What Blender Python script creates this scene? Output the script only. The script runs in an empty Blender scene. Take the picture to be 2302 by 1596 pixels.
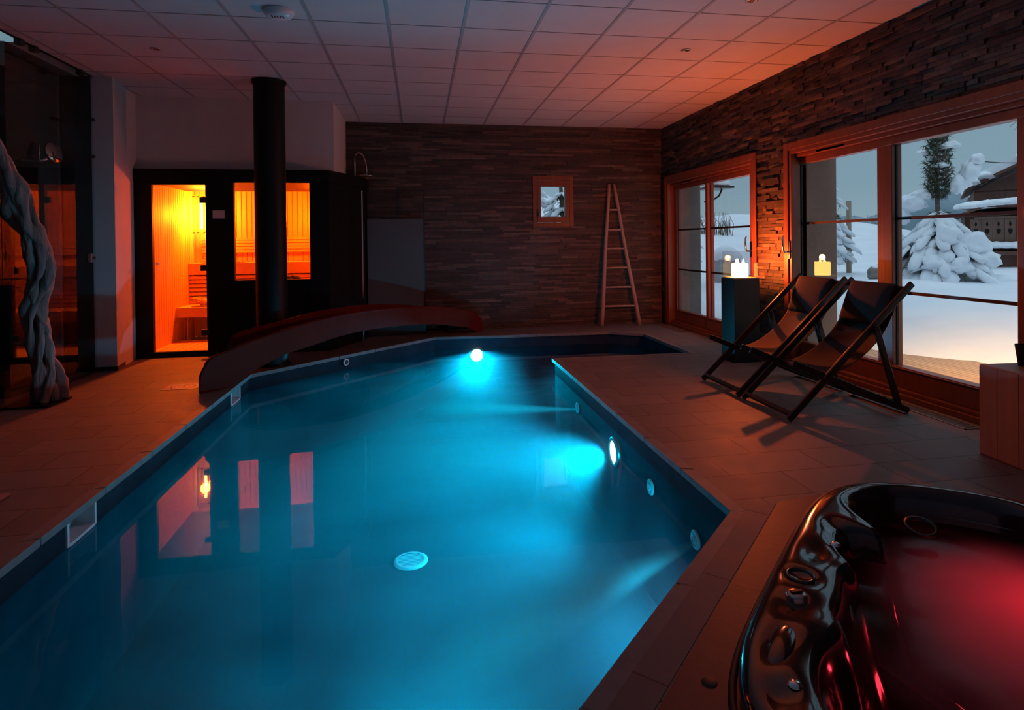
import bpy, bmesh, math, random
from mathutils import Vector, Matrix, noise
from mathutils.geometry import tessellate_polygon
random.seed(7)
PI = math.pi
C = bpy.context.scene.collection
SC = bpy.context.scene

# ------------------------------------------------------------------ camera
CAMZ = 1.30
Mrow = None
def cam_axes(yaw, pit, rol):
    cy, sy, cp, sp, cr, sr = math.cos(yaw), math.sin(yaw), math.cos(pit), math.sin(pit), math.cos(rol), math.sin(rol)
    fwd = Vector((sy*cp, cy*cp, sp)); r = Vector((cy, -sy, 0)); up = r.cross(fwd)
    return cr*r + sr*up, -sr*r + cr*up, fwd
cam = bpy.data.cameras.new('camera'); camo = bpy.data.objects.new('camera', cam); C.objects.link(camo)
r_, u_, f_ = cam_axes(math.radians(10.104), math.radians(-0.466), math.radians(-0.645))
camo.matrix_world = Matrix(((r_[0], u_[0], -f_[0], 0), (r_[1], u_[1], -f_[1], 0), (r_[2], u_[2], -f_[2], CAMZ), (0, 0, 0, 1)))
cam.sensor_fit = 'HORIZONTAL'; cam.sensor_width = 36.0
cam.lens = 1378.4/2302*36
cam.shift_x = (1151-1187.9)/2302; cam.shift_y = (555.9-798)/2302
cam.clip_end = 2000; cam.clip_start = 0.05
SC.camera = camo

# ------------------------------------------------------------------ world, exposure
SC.view_settings.view_transform = 'Standard'; SC.view_settings.look = 'None'
SC.view_settings.exposure = 0.0; SC.view_settings.gamma = 1.0
SC.view_settings.use_curve_mapping = False
W = bpy.data.worlds.new('dusk_sky'); SC.world = W; W.use_nodes = True
nt = W.node_tree; nt.nodes.clear()
wo = nt.nodes.new('ShaderNodeOutputWorld'); bg = nt.nodes.new('ShaderNodeBackground')
tc = nt.nodes.new('ShaderNodeTexCoord'); sx = nt.nodes.new('ShaderNodeSeparateXYZ'); rp = nt.nodes.new('ShaderNodeValToRGB')
nt.links.new(tc.outputs['Generated'], sx.inputs[0]); nt.links.new(sx.outputs['Z'], rp.inputs[0])
nt.links.new(rp.outputs[0], bg.inputs[0]); nt.links.new(bg.outputs[0], wo.inputs[0])
cr_ = rp.color_ramp; cr_.elements[0].position = 0.0; cr_.elements[0].color = (.30, .42, .50, 1)
cr_.elements[1].position = 0.25; cr_.elements[1].color = (.205, .335, .43, 1)
e = cr_.elements.new(0.08); e.color = (.235, .36, .45, 1)
e = cr_.elements.new(1.0); e.color = (.80, 1.02, 1.25, 1)
bg.inputs[1].default_value = 1.0

cy = SC.cycles
cy.max_bounces = 7; cy.diffuse_bounces = 3; cy.glossy_bounces = 4; cy.transmission_bounces = 6
cy.transparent_max_bounces = 16; cy.volume_bounces = 0
cy.caustics_reflective = False; cy.caustics_refractive = False
cy.sample_clamp_indirect = 3.0
cy.use_denoising = True
cy.volume_step_rate = 1.0
cy.volume_preview_step_rate = 1.0
cy.use_light_tree = False

# ------------------------------------------------------------------ helpers
def tag(o, label=None, cat=None, group=None, kind=None):
    if label: o['label'] = label
    if cat: o['category'] = cat
    if group: o['group'] = group
    if kind: o['kind'] = kind
    return o
def empty(name, loc=(0, 0, 0), rz=0, **k):
    o = bpy.data.objects.new(name, None); C.objects.link(o); o.location = loc; o.rotation_euler = (0, 0, rz)
    o.empty_display_size = .1
    return tag(o, **k)
def light(name, typ, loc, col, power, parent=None, size=.05, rot=None, spot=None, blend=.5):
    l = bpy.data.lights.new(name, typ); l.color = col; l.energy = power
    if typ in ('POINT', 'SPOT'): l.shadow_soft_size = size
    if typ == 'AREA': l.size = size
    if typ == 'SPOT': l.spot_size = spot; l.spot_blend = blend
    o = bpy.data.objects.new(name, l); C.objects.link(o); o.location = loc
    if rot is not None: o.rotation_euler = Vector(rot).to_track_quat('-Z', 'Y').to_euler()
    if parent: o.parent = parent; o.matrix_parent_inverse = Matrix.Identity(4)
    return o

class MB:
    def __init__(s, off=(0, 0, 0)): s.v = []; s.f = []; s.mi = []; s.sm = []; s.col = []; s.off = Vector(off); s.curcol = None
    def add(s, vs, fs, mi=0, smooth=False):
        b = len(s.v); s.v += [Vector(v) for v in vs]
        for f in fs: s.f.append([b+i for i in f]); s.mi.append(mi); s.sm.append(smooth); s.col.append(s.curcol)
    def box(s, a, b, mi=0):
        x0, y0, z0 = [min(p, q) for p, q in zip(a, b)]; x1, y1, z1 = [max(p, q) for p, q in zip(a, b)]
        s.add([(x0, y0, z0), (x1, y0, z0), (x1, y1, z0), (x0, y1, z0), (x0, y0, z1), (x1, y0, z1), (x1, y1, z1), (x0, y1, z1)],
              [(0, 3, 2, 1), (4, 5, 6, 7), (0, 1, 5, 4), (1, 2, 6, 5), (2, 3, 7, 6), (3, 0, 4, 7)], mi)
    def bar(s, p, q, w, h, up=(0, 0, 1), mi=0):
        p = Vector(p); q = Vector(q); d = (q-p).normalized(); up = Vector(up)
        sd = d.cross(up)
        if sd.length < 1e-4: sd = d.cross(Vector((1, 0, 0)))
        sd.normalize(); u = sd.cross(d).normalized(); sd *= w/2; u *= h/2
        vs = [p-sd-u, p+sd-u, p+sd+u, p-sd+u, q-sd-u, q+sd-u, q+sd+u, q-sd+u]
        s.add(vs, [(0, 1, 2, 3), (7, 6, 5, 4), (0, 4, 5, 1), (1, 5, 6, 2), (2, 6, 7, 3), (3, 7, 4, 0)], mi)
    def tube(s, pts, rad, n=10, mi=0, smooth=True, cap=True, ref=(0, 0, 1)):
        pts = [Vector(p) for p in pts]; rad = rad if isinstance(rad, (list, tuple)) else [rad]*len(pts)
        rings = []; pn = None
        for i, p in enumerate(pts):
            d = (pts[min(i+1, len(pts)-1)]-pts[max(i-1, 0)]).normalized()
            if pn is None:
                r = Vector(ref)
                if abs(d.dot(r)) > .95: r = Vector((1, 0, 0))
                pn = d.cross(r).normalized()
            pn = (pn - d*pn.dot(d)).normalized(); b = d.cross(pn)
            rr = rad[i]
            rings.append([p + (pn*math.cos(t)+b*math.sin(t))*rr for t in [2*PI*k/n for k in range(n)]])
        vs = [v for r in rings for v in r]; fs = []
        for i in range(len(pts)-1):
            for k in range(n):
                fs.append((i*n+k, i*n+(k+1) % n, (i+1)*n+(k+1) % n, (i+1)*n+k))
        s.add(vs, fs, mi, smooth)
        if cap:
            m = len(pts)-1
            s.add([], [], mi)
            b = len(s.v)-len(vs)
            s.f.append([b+k for k in reversed(range(n))]); s.mi.append(mi); s.sm.append(False); s.col.append(s.curcol)
            s.f.append([b+m*n+k for k in range(n)]); s.mi.append(mi); s.sm.append(False); s.col.append(s.curcol)
    def lathe(s, prof, c=(0, 0, 0), n=32, axis=(0, 0, 1), mi=0, smooth=True):
        c = Vector(c); q = Vector((0, 0, 1)).rotation_difference(Vector(axis))
        vs = []
        for r, z in prof:
            for k in range(n):
                t = 2*PI*k/n; vs.append(c + q @ Vector((r*math.cos(t), r*math.sin(t), z)))
        fs = []
        for i in range(len(prof)-1):
            for k in range(n): fs.append((i*n+k, i*n+(k+1) % n, (i+1)*n+(k+1) % n, (i+1)*n+k))
        s.add(vs, fs, mi, smooth)
    def prism(s, poly, z0, z1, mi=0, top=True, bot=True):
        n = len(poly); vs = [(x, y, z0) for x, y in poly]+[(x, y, z1) for x, y in poly]
        fs = [(i, (i+1) % n, n+(i+1) % n, n+i) for i in range(n)]
        s.add(vs, fs, mi)
        tri = tessellate_polygon([[Vector((x, y, 0)) for x, y in poly]])
        b = len(s.v)-len(vs)
        for t in tri:
            if top: s.f.append([b+n+i for i in t]); s.mi.append(mi); s.sm.append(False); s.col.append(s.curcol)
            if bot: s.f.append([b+i for i in reversed(t)]); s.mi.append(mi); s.sm.append(False); s.col.append(s.curcol)
    def blob(s, c, r, seed=0, amp=.25, fr=1.5, sub=2, mi=0, rot=None, flat=0):
        bm = bmesh.new(); bmesh.ops.create_icosphere(bm, subdivisions=sub, radius=1)
        r = Vector(r if isinstance(r, (tuple, list, Vector)) else (r, r, r))
        for v in bm.verts:
            d = v.co.normalized(); k = 1+amp*noise.noise(d*fr+Vector((seed*7.3, seed*1.7, seed)))*1.6
            co = Vector((d.x*r.x*k, d.y*r.y*k, d.z*r.z*k))
            if flat and co.z < 0: co.z *= flat
            if rot: co = rot @ co
            v.co = Vector(c)+co
        bm.verts.ensure_lookup_table()
        s.add([v.co.copy() for v in bm.verts], [[q.index for q in f.verts] for f in bm.faces], mi, True); bm.free()
    def build(s, name, mats, parent=None, bevel=0, recalc=True, keep=False, solid=0, sub=0):
        if not isinstance(mats, (list, tuple)): mats = [mats]
        me = bpy.data.meshes.new(name)
        me.from_pydata([tuple(v-s.off) for v in s.v], [], s.f)
        for m in mats: me.materials.append(m)
        for p, mi, sm in zip(me.polygons, s.mi, s.sm): p.material_index = mi; p.use_smooth = sm
        if any(c is not None for c in s.col):
            ca = me.attributes.new('tone', 'FLOAT', 'FACE')
            for i, c in enumerate(s.col): ca.data[i].value = c if c is not None else .5
        if recalc:
            bm = bmesh.new(); bm.from_mesh(me); bmesh.ops.recalc_face_normals(bm, faces=bm.faces); bm.to_mesh(me); bm.free()
        me.update()
        o = bpy.data.objects.new(name, me); C.objects.link(o)
        o.location = s.off
        if parent is not None:
            o.parent = parent
            o.location = s.off if keep else s.off
        if solid:
            m = o.modifiers.new('s', 'SOLIDIFY'); m.thickness = solid; m.offset = 0
        if bevel:
            m = o.modifiers.new('b', 'BEVEL'); m.width = bevel; m.segments = 2; m.limit_method = 'ANGLE'; m.angle_limit = math.radians(40)
        if sub:
            m = o.modifiers.new('ss', 'SUBSURF'); m.levels = sub; m.render_levels = sub
        return o
def copy_tree(o, parent=None):
    c = o.copy(); C.objects.link(c); c.parent = parent
    for ch in [x for x in bpy.data.objects if x.parent is o]: copy_tree(ch, c)
    return c
def struct(o): o['kind'] = 'structure'; return o

# ------------------------------------------------------------------ materials
def mat(name, col=(.5, .5, .5), rough=.5, metal=0., spec=.5, coat=0., emis=None, es=0., trans=0., ior=1.45, sss=0.):
    m = bpy.data.materials.new(name); m.use_nodes = True; b = m.node_tree.nodes['Principled BSDF']
    b.inputs['Base Color'].default_value = (*col, 1); b.inputs['Roughness'].default_value = rough
    b.inputs['Metallic'].default_value = metal; b.inputs['Specular IOR Level'].default_value = spec
    b.inputs['Coat Weight'].default_value = coat; b.inputs['IOR'].default_value = ior
    b.inputs['Transmission Weight'].default_value = trans
    if sss: b.inputs['Subsurface Weight'].default_value = sss; b.inputs['Subsurface Scale'].default_value = .05
    if emis: b.inputs['Emission Color'].default_value = (*emis, 1); b.inputs['Emission Strength'].default_value = es
    return m
def N(m, t): return m.node_tree.nodes.new(t)
def Lk(m, a, b): m.node_tree.links.new(a, b)
def P_(m): return m.node_tree.nodes['Principled BSDF']
def varied(name, c1, c2, scale=8, rough=.6, bump=.0, bscale=60, detail=4, stretch=(1, 1, 1), **k):
    m = mat(name, c1, rough, **k); b = P_(m)
    t = N(m, 'ShaderNodeTexCoord'); mp = N(m, 'ShaderNodeMapping'); mp.inputs['Scale'].default_value = stretch
    n = N(m, 'ShaderNodeTexNoise'); n.inputs['Scale'].default_value = scale; n.inputs['Detail'].default_value = detail
    r = N(m, 'ShaderNodeValToRGB'); r.color_ramp.elements[0].color = (*c1, 1); r.color_ramp.elements[1].color = (*c2, 1)
    r.color_ramp.elements[0].position = .3; r.color_ramp.elements[1].position = .7
    Lk(m, t.outputs['Object'], mp.inputs[0]); Lk(m, mp.outputs[0], n.inputs['Vector']); Lk(m, n.outputs['Fac'], r.inputs[0]); Lk(m, r.outputs[0], b.inputs['Base Color'])
    if bump:
        n2 = N(m, 'ShaderNodeTexNoise'); n2.inputs['Scale'].default_value = bscale; n2.inputs['Detail'].default_value = 5
        bp = N(m, 'ShaderNodeBump'); bp.inputs['Strength'].default_value = bump; bp.inputs['Distance'].default_value = .01
        Lk(m, mp.outputs[0], n2.inputs['Vector']); Lk(m, n2.outputs['Fac'], bp.inputs['Height']); Lk(m, bp.outputs[0], b.inputs['Normal'])
    return m
def wood(name, c1, c2, axis='Z', scale=6, rough=.45, bump=.15, **k):
    st = {'X': (.08, 1, 1), 'Y': (1, .08, 1), 'Z': (1, 1, .08)}[axis]
    return varied(name, c1, c2, scale*4, rough, bump, 60, 6, st, **k)
def thin_glass(name, tint=(1, 1, 1), ior=1.5, rough=0., extra=1.7):
    m = bpy.data.materials.new(name); m.use_nodes = True; t = m.node_tree; t.nodes.clear()
    o = t.nodes.new('ShaderNodeOutputMaterial'); mx = t.nodes.new('ShaderNodeMixShader')
    tr = t.nodes.new('ShaderNodeBsdfTransparent'); tr.inputs[0].default_value = (*tint, 1)
    gl = t.nodes.new('ShaderNodeBsdfGlossy'); gl.inputs['Roughness'].default_value = rough
    fr = t.nodes.new('ShaderNodeFresnel'); fr.inputs['IOR'].default_value = ior
    if extra:   # a thin pane: both of its surfaces reflect at the entry face, the exit face lets light through
        ml = t.nodes.new('ShaderNodeMath'); ml.operation = 'MULTIPLY'; ml.inputs[1].default_value = extra; ml.use_clamp = True
        ge = t.nodes.new('ShaderNodeNewGeometry'); sb = t.nodes.new('ShaderNodeMath'); sb.operation = 'SUBTRACT'; sb.inputs[0].default_value = 1.
        m3 = t.nodes.new('ShaderNodeMath'); m3.operation = 'MULTIPLY'
        t.links.new(ge.outputs['Backfacing'], sb.inputs[1]); t.links.new(fr.outputs[0], ml.inputs[0]); t.links.new(ml.outputs[0], m3.inputs[0]); t.links.new(sb.outputs[0], m3.inputs[1]); t.links.new(m3.outputs[0], mx.inputs[0])
    else: t.links.new(fr.outputs[0], mx.inputs[0])
    t.links.new(tr.outputs[0], mx.inputs[1]); t.links.new(gl.outputs[0], mx.inputs[2]); t.links.new(mx.outputs[0], o.inputs[0])
    return m
def emit(name, col, s):
    m = bpy.data.materials.new(name); m.use_nodes = True; t = m.node_tree; t.nodes.clear()
    o = t.nodes.new('ShaderNodeOutputMaterial'); e = t.nodes.new('ShaderNodeEmission'); e.inputs[0].default_value = (*col, 1); e.inputs[1].default_value = s
    t.links.new(e.outputs[0], o.inputs[0]); return m

M = {}
M['plaster'] = varied('white_plaster', (.62, .60, .58), (.68, .66, .64), 3, .8, .05, 90)
M['tile_ceiling'] = varied('ceiling_tile', (.66, .65, .64), (.70, .69, .68), 4, .9, .04, 200)
M['grid'] = mat('ceiling_grid', (.40, .39, .38), .6)
def cladding_mat():
    m = mat('split_slate', (.2, .15, .12), .75); b = P_(m)
    at = N(m, 'ShaderNodeAttribute'); at.attribute_name = 'tone'
    r = N(m, 'ShaderNodeValToRGB'); cr = r.color_ramp
    cr.elements[0].color = (.035, .028, .025, 1); cr.elements[1].color = (.17, .115, .085, 1)
    e = cr.elements.new(.5); e.color = (.065, .050, .042, 1); e = cr.elements.new(.8); e.color = (.14, .09, .06, 1)
    t = N(m, 'ShaderNodeTexCoord'); n = N(m, 'ShaderNodeTexNoise'); n.inputs['Scale'].default_value = 18; n.inputs['Detail'].default_value = 7
    mx = N(m, 'ShaderNodeMix'); mx.data_type = 'RGBA'; mx.blend_type = 'OVERLAY'; mx.inputs[0].default_value = .7
    Lk(m, at.outputs['Fac'], r.inputs[0]); Lk(m, t.outputs['Object'], n.inputs['Vector'])
    Lk(m, r.outputs[0], mx.inputs[6]); Lk(m, n.outputs['Color'], mx.inputs[7])
    hs = N(m, 'ShaderNodeHueSaturation'); hs.inputs['Saturation'].default_value = .75; Lk(m, mx.outputs[2], hs.inputs['Color']); Lk(m, hs.outputs[0], b.inputs['Base Color'])
    n2 = N(m, 'ShaderNodeTexNoise'); n2.inputs['Scale'].default_value = 45; n2.inputs['Detail'].default_value = 8
    bp = N(m, 'ShaderNodeBump'); bp.inputs['Strength'].default_value = .6; bp.inputs['Distance'].default_value = .006
    Lk(m, t.outputs['Object'], n2.inputs['Vector']); Lk(m, n2.outputs['Fac'], bp.inputs['Height']); Lk(m, bp.outputs[0], b.inputs['Normal'])
    return m
M['clad'] = cladding_mat()
def tile_mat(name, rot=0., w=.6, h=.3, off=(0, 0, 0), shift=.5):
    m = mat(name, (.3, .25, .22), .38); b = P_(m)
    t = N(m, 'ShaderNodeTexCoord'); mp = N(m, 'ShaderNodeMapping'); mp.inputs['Rotation'].default_value = (0, 0, rot); mp.inputs['Location'].default_value = off
    br = N(m, 'ShaderNodeTexBrick'); br.inputs['Scale'].default_value = 1; br.inputs['Brick Width'].default_value = w; br.inputs['Row Height'].default_value = h
    br.inputs['Mortar Size'].default_value = .0035; br.inputs['Mortar Smooth'].default_value = .1; br.offset = shift
    br.inputs['Color1'].default_value = (.15, .12, .112, 1); br.inputs['Color2'].default_value = (.185, .15, .138, 1); br.inputs['Mortar'].default_value = (.045, .036, .033, 1)
    n = N(m, 'ShaderNodeTexNoise'); n.inputs['Scale'].default_value = 5; n.inputs['Detail'].default_value = 8; n.inputs['Roughness'].default_value = .65
    mx = N(m, 'ShaderNodeMix'); mx.data_type = 'RGBA'; mx.blend_type = 'OVERLAY'; mx.inputs[0].default_value = .35
    Lk(m, t.outputs['Object'], mp.inputs[0]); Lk(m, mp.outputs[0], br.inputs['Vector']); Lk(m, t.outputs['Object'], n.inputs['Vector'])
    Lk(m, br.outputs['Color'], mx.inputs[6]); Lk(m, n.outputs['Fac'], mx.inputs[7]); Lk(m, mx.outputs[2], b.inputs['Base Color'])
    n2 = N(m, 'ShaderNodeTexNoise'); n2.inputs['Scale'].default_value = 25; n2.inputs['Detail'].default_value = 8
    m1 = N(m, 'ShaderNodeMath'); m1.operation = 'MULTIPLY'; m1.inputs[1].default_value = -1.
    m2 = N(m, 'ShaderNodeMath'); m2.operation = 'MULTIPLY_ADD'; m2.inputs[1].default_value = .35
    Lk(m, br.outputs['Fac'], m1.inputs[0]); Lk(m, n2.outputs['Fac'], m2.inputs[0]); Lk(m, m1.outputs[0], m2.inputs[2])
    Lk(m, t.outputs['Object'], n2.inputs['Vector'])
    bp = N(m, 'ShaderNodeBump'); bp.inputs['Strength'].default_value = .5; bp.inputs['Distance'].default_value = .004
    Lk(m, m2.outputs[0], bp.inputs['Height']); Lk(m, bp.outputs[0], b.inputs['Normal'])
    rr = N(m, 'ShaderNodeMapRange'); rr.inputs['To Min'].default_value = .48; rr.inputs['To Max'].default_value = .75
    Lk(m, n.outputs['Fac'], rr.inputs['Value']); Lk(m, rr.outputs[0], b.inputs['Roughness'])
    return m
M['floor'] = tile_mat('stone_floor_tile', off=(.12, .17, 0))
M['border'] = tile_mat('stone_border_tile', rot=-math.radians(45.8), w=.66, h=2.0, off=(.29, .9, 0), shift=0)
M['frame'] = wood('larch_frame', (.17, .06, .032), (.22, .082, .043), 'Z', 5, .4, .05, coat=.1)
M['darkwood'] = wood('dark_stained_wood', (.025, .011, .009), (.045, .02, .014), 'Z', 5, .32, .08)
M['black'] = mat('black_lacquer', (.006, .0055, .0055), .5, spec=.25)
M['blackpanel'] = varied('black_panel', (.005, .0045, .0045), (.008, .007, .007), 6, .55, .05, 60, spec=.2)
M['saunawood'] = wood('sauna_spruce', (.82, .48, .16), (.88, .56, .20), 'Z', 6, .6, .05)
M['saunabench'] = wood('sauna_bench_wood', (.82, .50, .18), (.88, .56, .22), 'X', 6, .55, .05)
M['chrome'] = mat('chrome', (.75, .74, .72), .12, 1.)
M['steel'] = mat('brushed_steel', (.55, .54, .52), .35, 1.)
M['darksteel'] = mat('dark_steel', (.06, .055, .05), .4, .8)
M['glass'] = thin_glass('window_glass', (.97, .985, .98), 1.45)
M['lampglass'] = thin_glass('lantern_glass', (.96, .94, .94), 1.25, 0., 1.)
M['doorglass'] = thin_glass('sauna_glass', (.95, .93, .90), 1.5)
M['screenglass'] = thin_glass('shower_glass', (.90, .92, .90), 1.30, 0., 1.)
M['frost'] = mat('frosted_band', (.10, .105, .105), .5)
M['poolwall'] = varied('pool_liner', (.012, .026, .04), (.022, .042, .058), 3, .75, .1, 30, spec=.1)
M['poolfloor'] = varied('pool_floor_liner', (.035, .065, .085), (.06, .10, .125), 1.2, .9, .1, 20, spec=.05)
M['coping'] = varied('coping_stone', (.17, .155, .15), (.22, .20, .19), 9, .6, .1, 80)
M['white'] = mat('white_plastic', (.86, .88, .88), .3)
M['red'] = varied('dark_red_shell', (.085, .010, .006), (.115, .014, .008), 3, .5, .02, 30, spec=.04)
M['canvas_dark'] = varied('dark_canvas', (.014, .006, .0055), (.02, .009, .008), 60, .85, .3, 400)
M['cushion'] = varied('black_cushion', (.006, .003, .003), (.009, .005, .005), 60, .85, .3, 300)
M['canvas_tan'] = varied('brown_canvas', (.16, .07, .032), (.20, .09, .042), 60, .8, .3, 400)
M['wax'] = mat('glowing_wax', (.95, .75, .45), .5, emis=(1., .60, .12), es=16)
M['flame'] = emit('flame', (1., .62, .22), 25.)
M['pillar'] = mat('black_pillar_steel', (.02, .017, .016), .45, .3)
M['oak'] = wood('oak_block', (.36, .19, .13), (.46, .25, .17), 'Z', 4, .5, .2)
M['ladder'] = wood('raw_branch_wood', (.38, .26, .22), (.47, .33, .28), 'Z', 5, .6, .2)
M['trunk'] = varied('weathered_trunk', (.12, .072, .062), (.34, .225, .20), 16, .85, 1., 60, 8, (1, 1, .10))
M['acrylic'] = mat('black_acrylic', (.012, .012, .014), .13, coat=.5)
M['rubber'] = mat('black_rubber', (.01, .01, .01), .6)
M['surround'] = varied('red_brown_board', (.11, .028, .022), (.14, .036, .028), 4, .5, .1, 40)
M['snow'] = varied('snow', (.78, .82, .88), (.86, .89, .93), 1.5, .85, .15, 6)
M['needle'] = varied('needles', (.035, .05, .035), (.07, .09, .05), 30, .8)
M['bark'] = varied('bark', (.10, .07, .05), (.18, .12, .09), 20, .9, .5, 30)
M['twig'] = mat('twig', (.22, .17, .15), .9)
M['chalet'] = wood('chalet_boards', (.10, .045, .035), (.17, .075, .055), 'Z', 3, .8, .2)
M['concrete'] = varied('grey_render', (.33, .33, .33), (.40, .40, .40), 3, .9, .2, 40)
M['outrender'] = varied('brown_render', (.20, .16, .14), (.25, .20, .18), 3, .9, .3, 60)
M['deckboard'] = wood('terrace_boards', (.36, .27, .20), (.46, .35, .27), 'Y', 3, .7, .2)
M['darktile'] = mat('black_wall_tile', (.010, .009, .009), .04, spec=1., coat=1.)
M['mount'] = varied('hazed_mountain', (.18, .25, .30), (.23, .31, .36), .02, .95)  # distance haze painted in as a pale blue base colour
M['rock'] = varied('rock', (.18, .16, .15), (.28, .25, .23), 6, .9, .5, 20)
M['paper'] = mat('paper_notice', (.75, .72, .70), .7)
M['signblue'] = mat('sign_blue', (.10, .12, .30), .5)
M['signwhite'] = mat('sign_white', (.42, .36, .36), .5)

# ------------------------------------------------------------------ dimensions
CEIL = 3.083; XR = 3.83; YB = 9.25; YF = -1.6; XG = -3.33
WZ = -0.17; PD = -1.05
POOL = [(-1.70, 0.15), (-1.70, 6.57), (.20, 8.60), (1.10, 8.52), (2.67, 8.48), (3.09, 8.17), (3.09, 6.64), (1.46, 6.67), (1.47, 2.71), (.44, 1.64), (-.95, .15)]
D1 = (6.46, 9.02); D2 = (3.12, 5.83); DZ = 2.255; XO = 4.36
W3 = (1.74, 2.34, 1.555, 2.295)       # small back window: x0,x1,z0,z1

# ------------------------------------------------------------------ room shell
def floor_build():
    a = -math.pi/4
    TC = (2.15, 1.39); Rr = 1.0
    hole = [(TC[0]+Rr*1.36*math.cos(t), TC[1]+Rr*1.30*math.sin(t)) for t in [PI/2*k for k in range(4)]]
    outer = [(-5.6, YF-.2), (XR+.2, YF-.2), (XR+.2, YB+.2), (-5.6, YB+.2)]
    # the diagonal border strip is its own polygon with its own joint direction
    strip = [(-.95, .15), (.44, 1.64), (1.47, 2.71), (1.72, 2.755), (-.50, .42), (-.76, .15)]
    mb = MB()
    loops = [[Vector((x, y, 0)) for x, y in outer], [Vector((x, y, 0)) for x, y in POOL], [Vector((x, y, 0)) for x, y in hole]]
    flat = [v for l in loops for v in l]
    mb.add(flat, tessellate_polygon(loops), 0)
    o = mb.build('floor', [M['floor'], M['border']], recalc=False)
    struct(o)
    m2 = MB(); m2.prism([(x, y) for x, y in strip], .0005, .002, 0)
    o2 = m2.build('trim_2', M['border']); struct(o2)
floor_build()

def cladding(mb, o, u, n, w, h, holes, rowh=.036, lmin=.18, lmax=.5, dmax=.028, seed=1):
    rnd = random.Random(seed); o = Vector(o); u = Vector(u); n = Vector(n); z = Vector((0, 0, 1))
    rows = int(h/rowh)+1; rh = h/rows
    for i in range(rows):
        z0 = i*rh; z1 = z0+rh; segs = [(0, w)]
        for a, b, c, d in holes:
            if z1 > c+.004 and z0 < d-.004:
                ns = []
                for p, q in segs:
                    if q <= a or p >= b: ns.append((p, q))
                    else:
                        if p < a: ns.append((p, a))
                        if q > b: ns.append((b, q))
                segs = ns
        for p, q in segs:
            x = p
            while x < q-1e-4:
                l = rnd.uniform(lmin, lmax); x2 = x+l
                if q-x2 < .08: x2 = q
                d = .006+dmax*rnd.random()**1.3; d2 = max(.004, d+rnd.uniform(-.012, .012)); bow = rnd.uniform(0, .008)
                zz0 = z0+.0012; zz1 = z1-.0012
                mb.curcol = min(1, max(0, rnd.gauss(.5, .22)))
                A = o+u*(x+.001); B = o+u*(x2-.001); Mi = (A+B)/2
                vs = [A+z*zz0, Mi+z*zz0, B+z*zz0, A+z*zz1, Mi+z*zz1, B+z*zz1,
                      A+z*zz0+n*d, Mi+z*zz0+n*((d+d2)/2+bow), B+z*zz0+n*d2, A+z*zz1+n*(d-.003), Mi+z*zz1+n*((d+d2)/2+bow-.003), B+z*zz1+n*(d2-.003)]
                mb.add(vs, [(6, 7, 10, 9), (7, 8, 11, 10), (0, 1, 7, 6), (1, 2, 8, 7), (3, 9, 10, 4), (4, 10, 11, 5), (0, 6, 9, 3), (2, 5, 11, 8)], 0)
                x = x2
    mb.curcol = None

def wall_solid(mb, o, u, n, w, h, t, holes, mi=1):
    # backing wall with real openings: grid of boxes around the holes; o at inner face, n points into the room
    o = Vector(o); u = Vector(u); n = Vector(n)
    xs = sorted({0, w, *[a for a, b, c, d in holes], *[b for a, b, c, d in holes]})
    for x0, x1 in zip(xs, xs[1:]):
        cuts = sorted([(c, d) for a, b, c, d in holes if a <= x0+1e-6 and b >= x1-1e-6]); z = 0
        for c, d in cuts+[(h, h)]:
            if c-z > 1e-4:
                p = o+u*x0+Vector((0, 0, z)); q = o+u*x1-n*t+Vector((0, 0, c)); mb.box(p, q, mi)
            z = d
# right wall
h1 = (D1[0]-YF, D1[1]-YF, 0, DZ); h2 = (D2[0]-YF, D2[1]-YF, 0, DZ)
mb = MB(); cladding(mb, (XR, YF, 0), (0, 1, 0), (-1, 0, 0), YB-YF, CEIL, [h1, h2], rowh=.036, lmin=.10, lmax=.32, dmax=.028, seed=3)
wall_solid(mb, (XR, YF, 0), (0, 1, 0), (-1, 0, 0), YB-YF+.3, CEIL+.3, XO-XR, [h1, h2])
struct(mb.build('wall_right', [M['clad'], M['outrender']], recalc=False))
# back wall
XL = -1.03
hb = (W3[0]-XL, W3[1]-XL, W3[2], W3[3])
mb = MB(); cladding(mb, (XL, YB, 0), (1, 0, 0), (0, -1, 0), XR-XL, CEIL, [hb], rowh=.031, lmin=.2, lmax=.6, dmax=.018, seed=5)
wall_solid(mb, (XL, YB, 0), (1, 0, 0), (0, -1, 0), XR-XL, CEIL+.3, .45, [hb])
struct(mb.build('wall_back', [M['clad'], M['outrender']], recalc=False))
# white wall above the sauna and its return, the pier beside the sauna, the unseen front wall
mb = MB(); mb.box((-3.30, 7.95, 2.2), (XL-.001, 9.75, CEIL)); mb.box((-3.6, 9.75, 0), (XL+.0, 9.95, CEIL+.3))
struct(mb.build('wall_sauna', M['plaster']))
mb = MB(); mb.prism([(-3.35, 7.10), (-3.14, 7.10), (-3.275, 7.95), (-3.35, 7.95)], 0.0, CEIL, 0)
struct(mb.build('wall_pier', M['plaster']))
mb = MB(); mb.prism([(-3.35, 7.088), (-3.13, 7.088), (-3.262, 7.80), (-3.3, 7.95)], 0.0, .045, 0)
struct(mb.build('baseboard_pier', M['darktile']))
mb = MB(); mb.box((-5.6, YF-.2, 0), (XR+.6, YF, CEIL+.3)); struct(mb.build('wall_front', M['plaster']))
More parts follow.
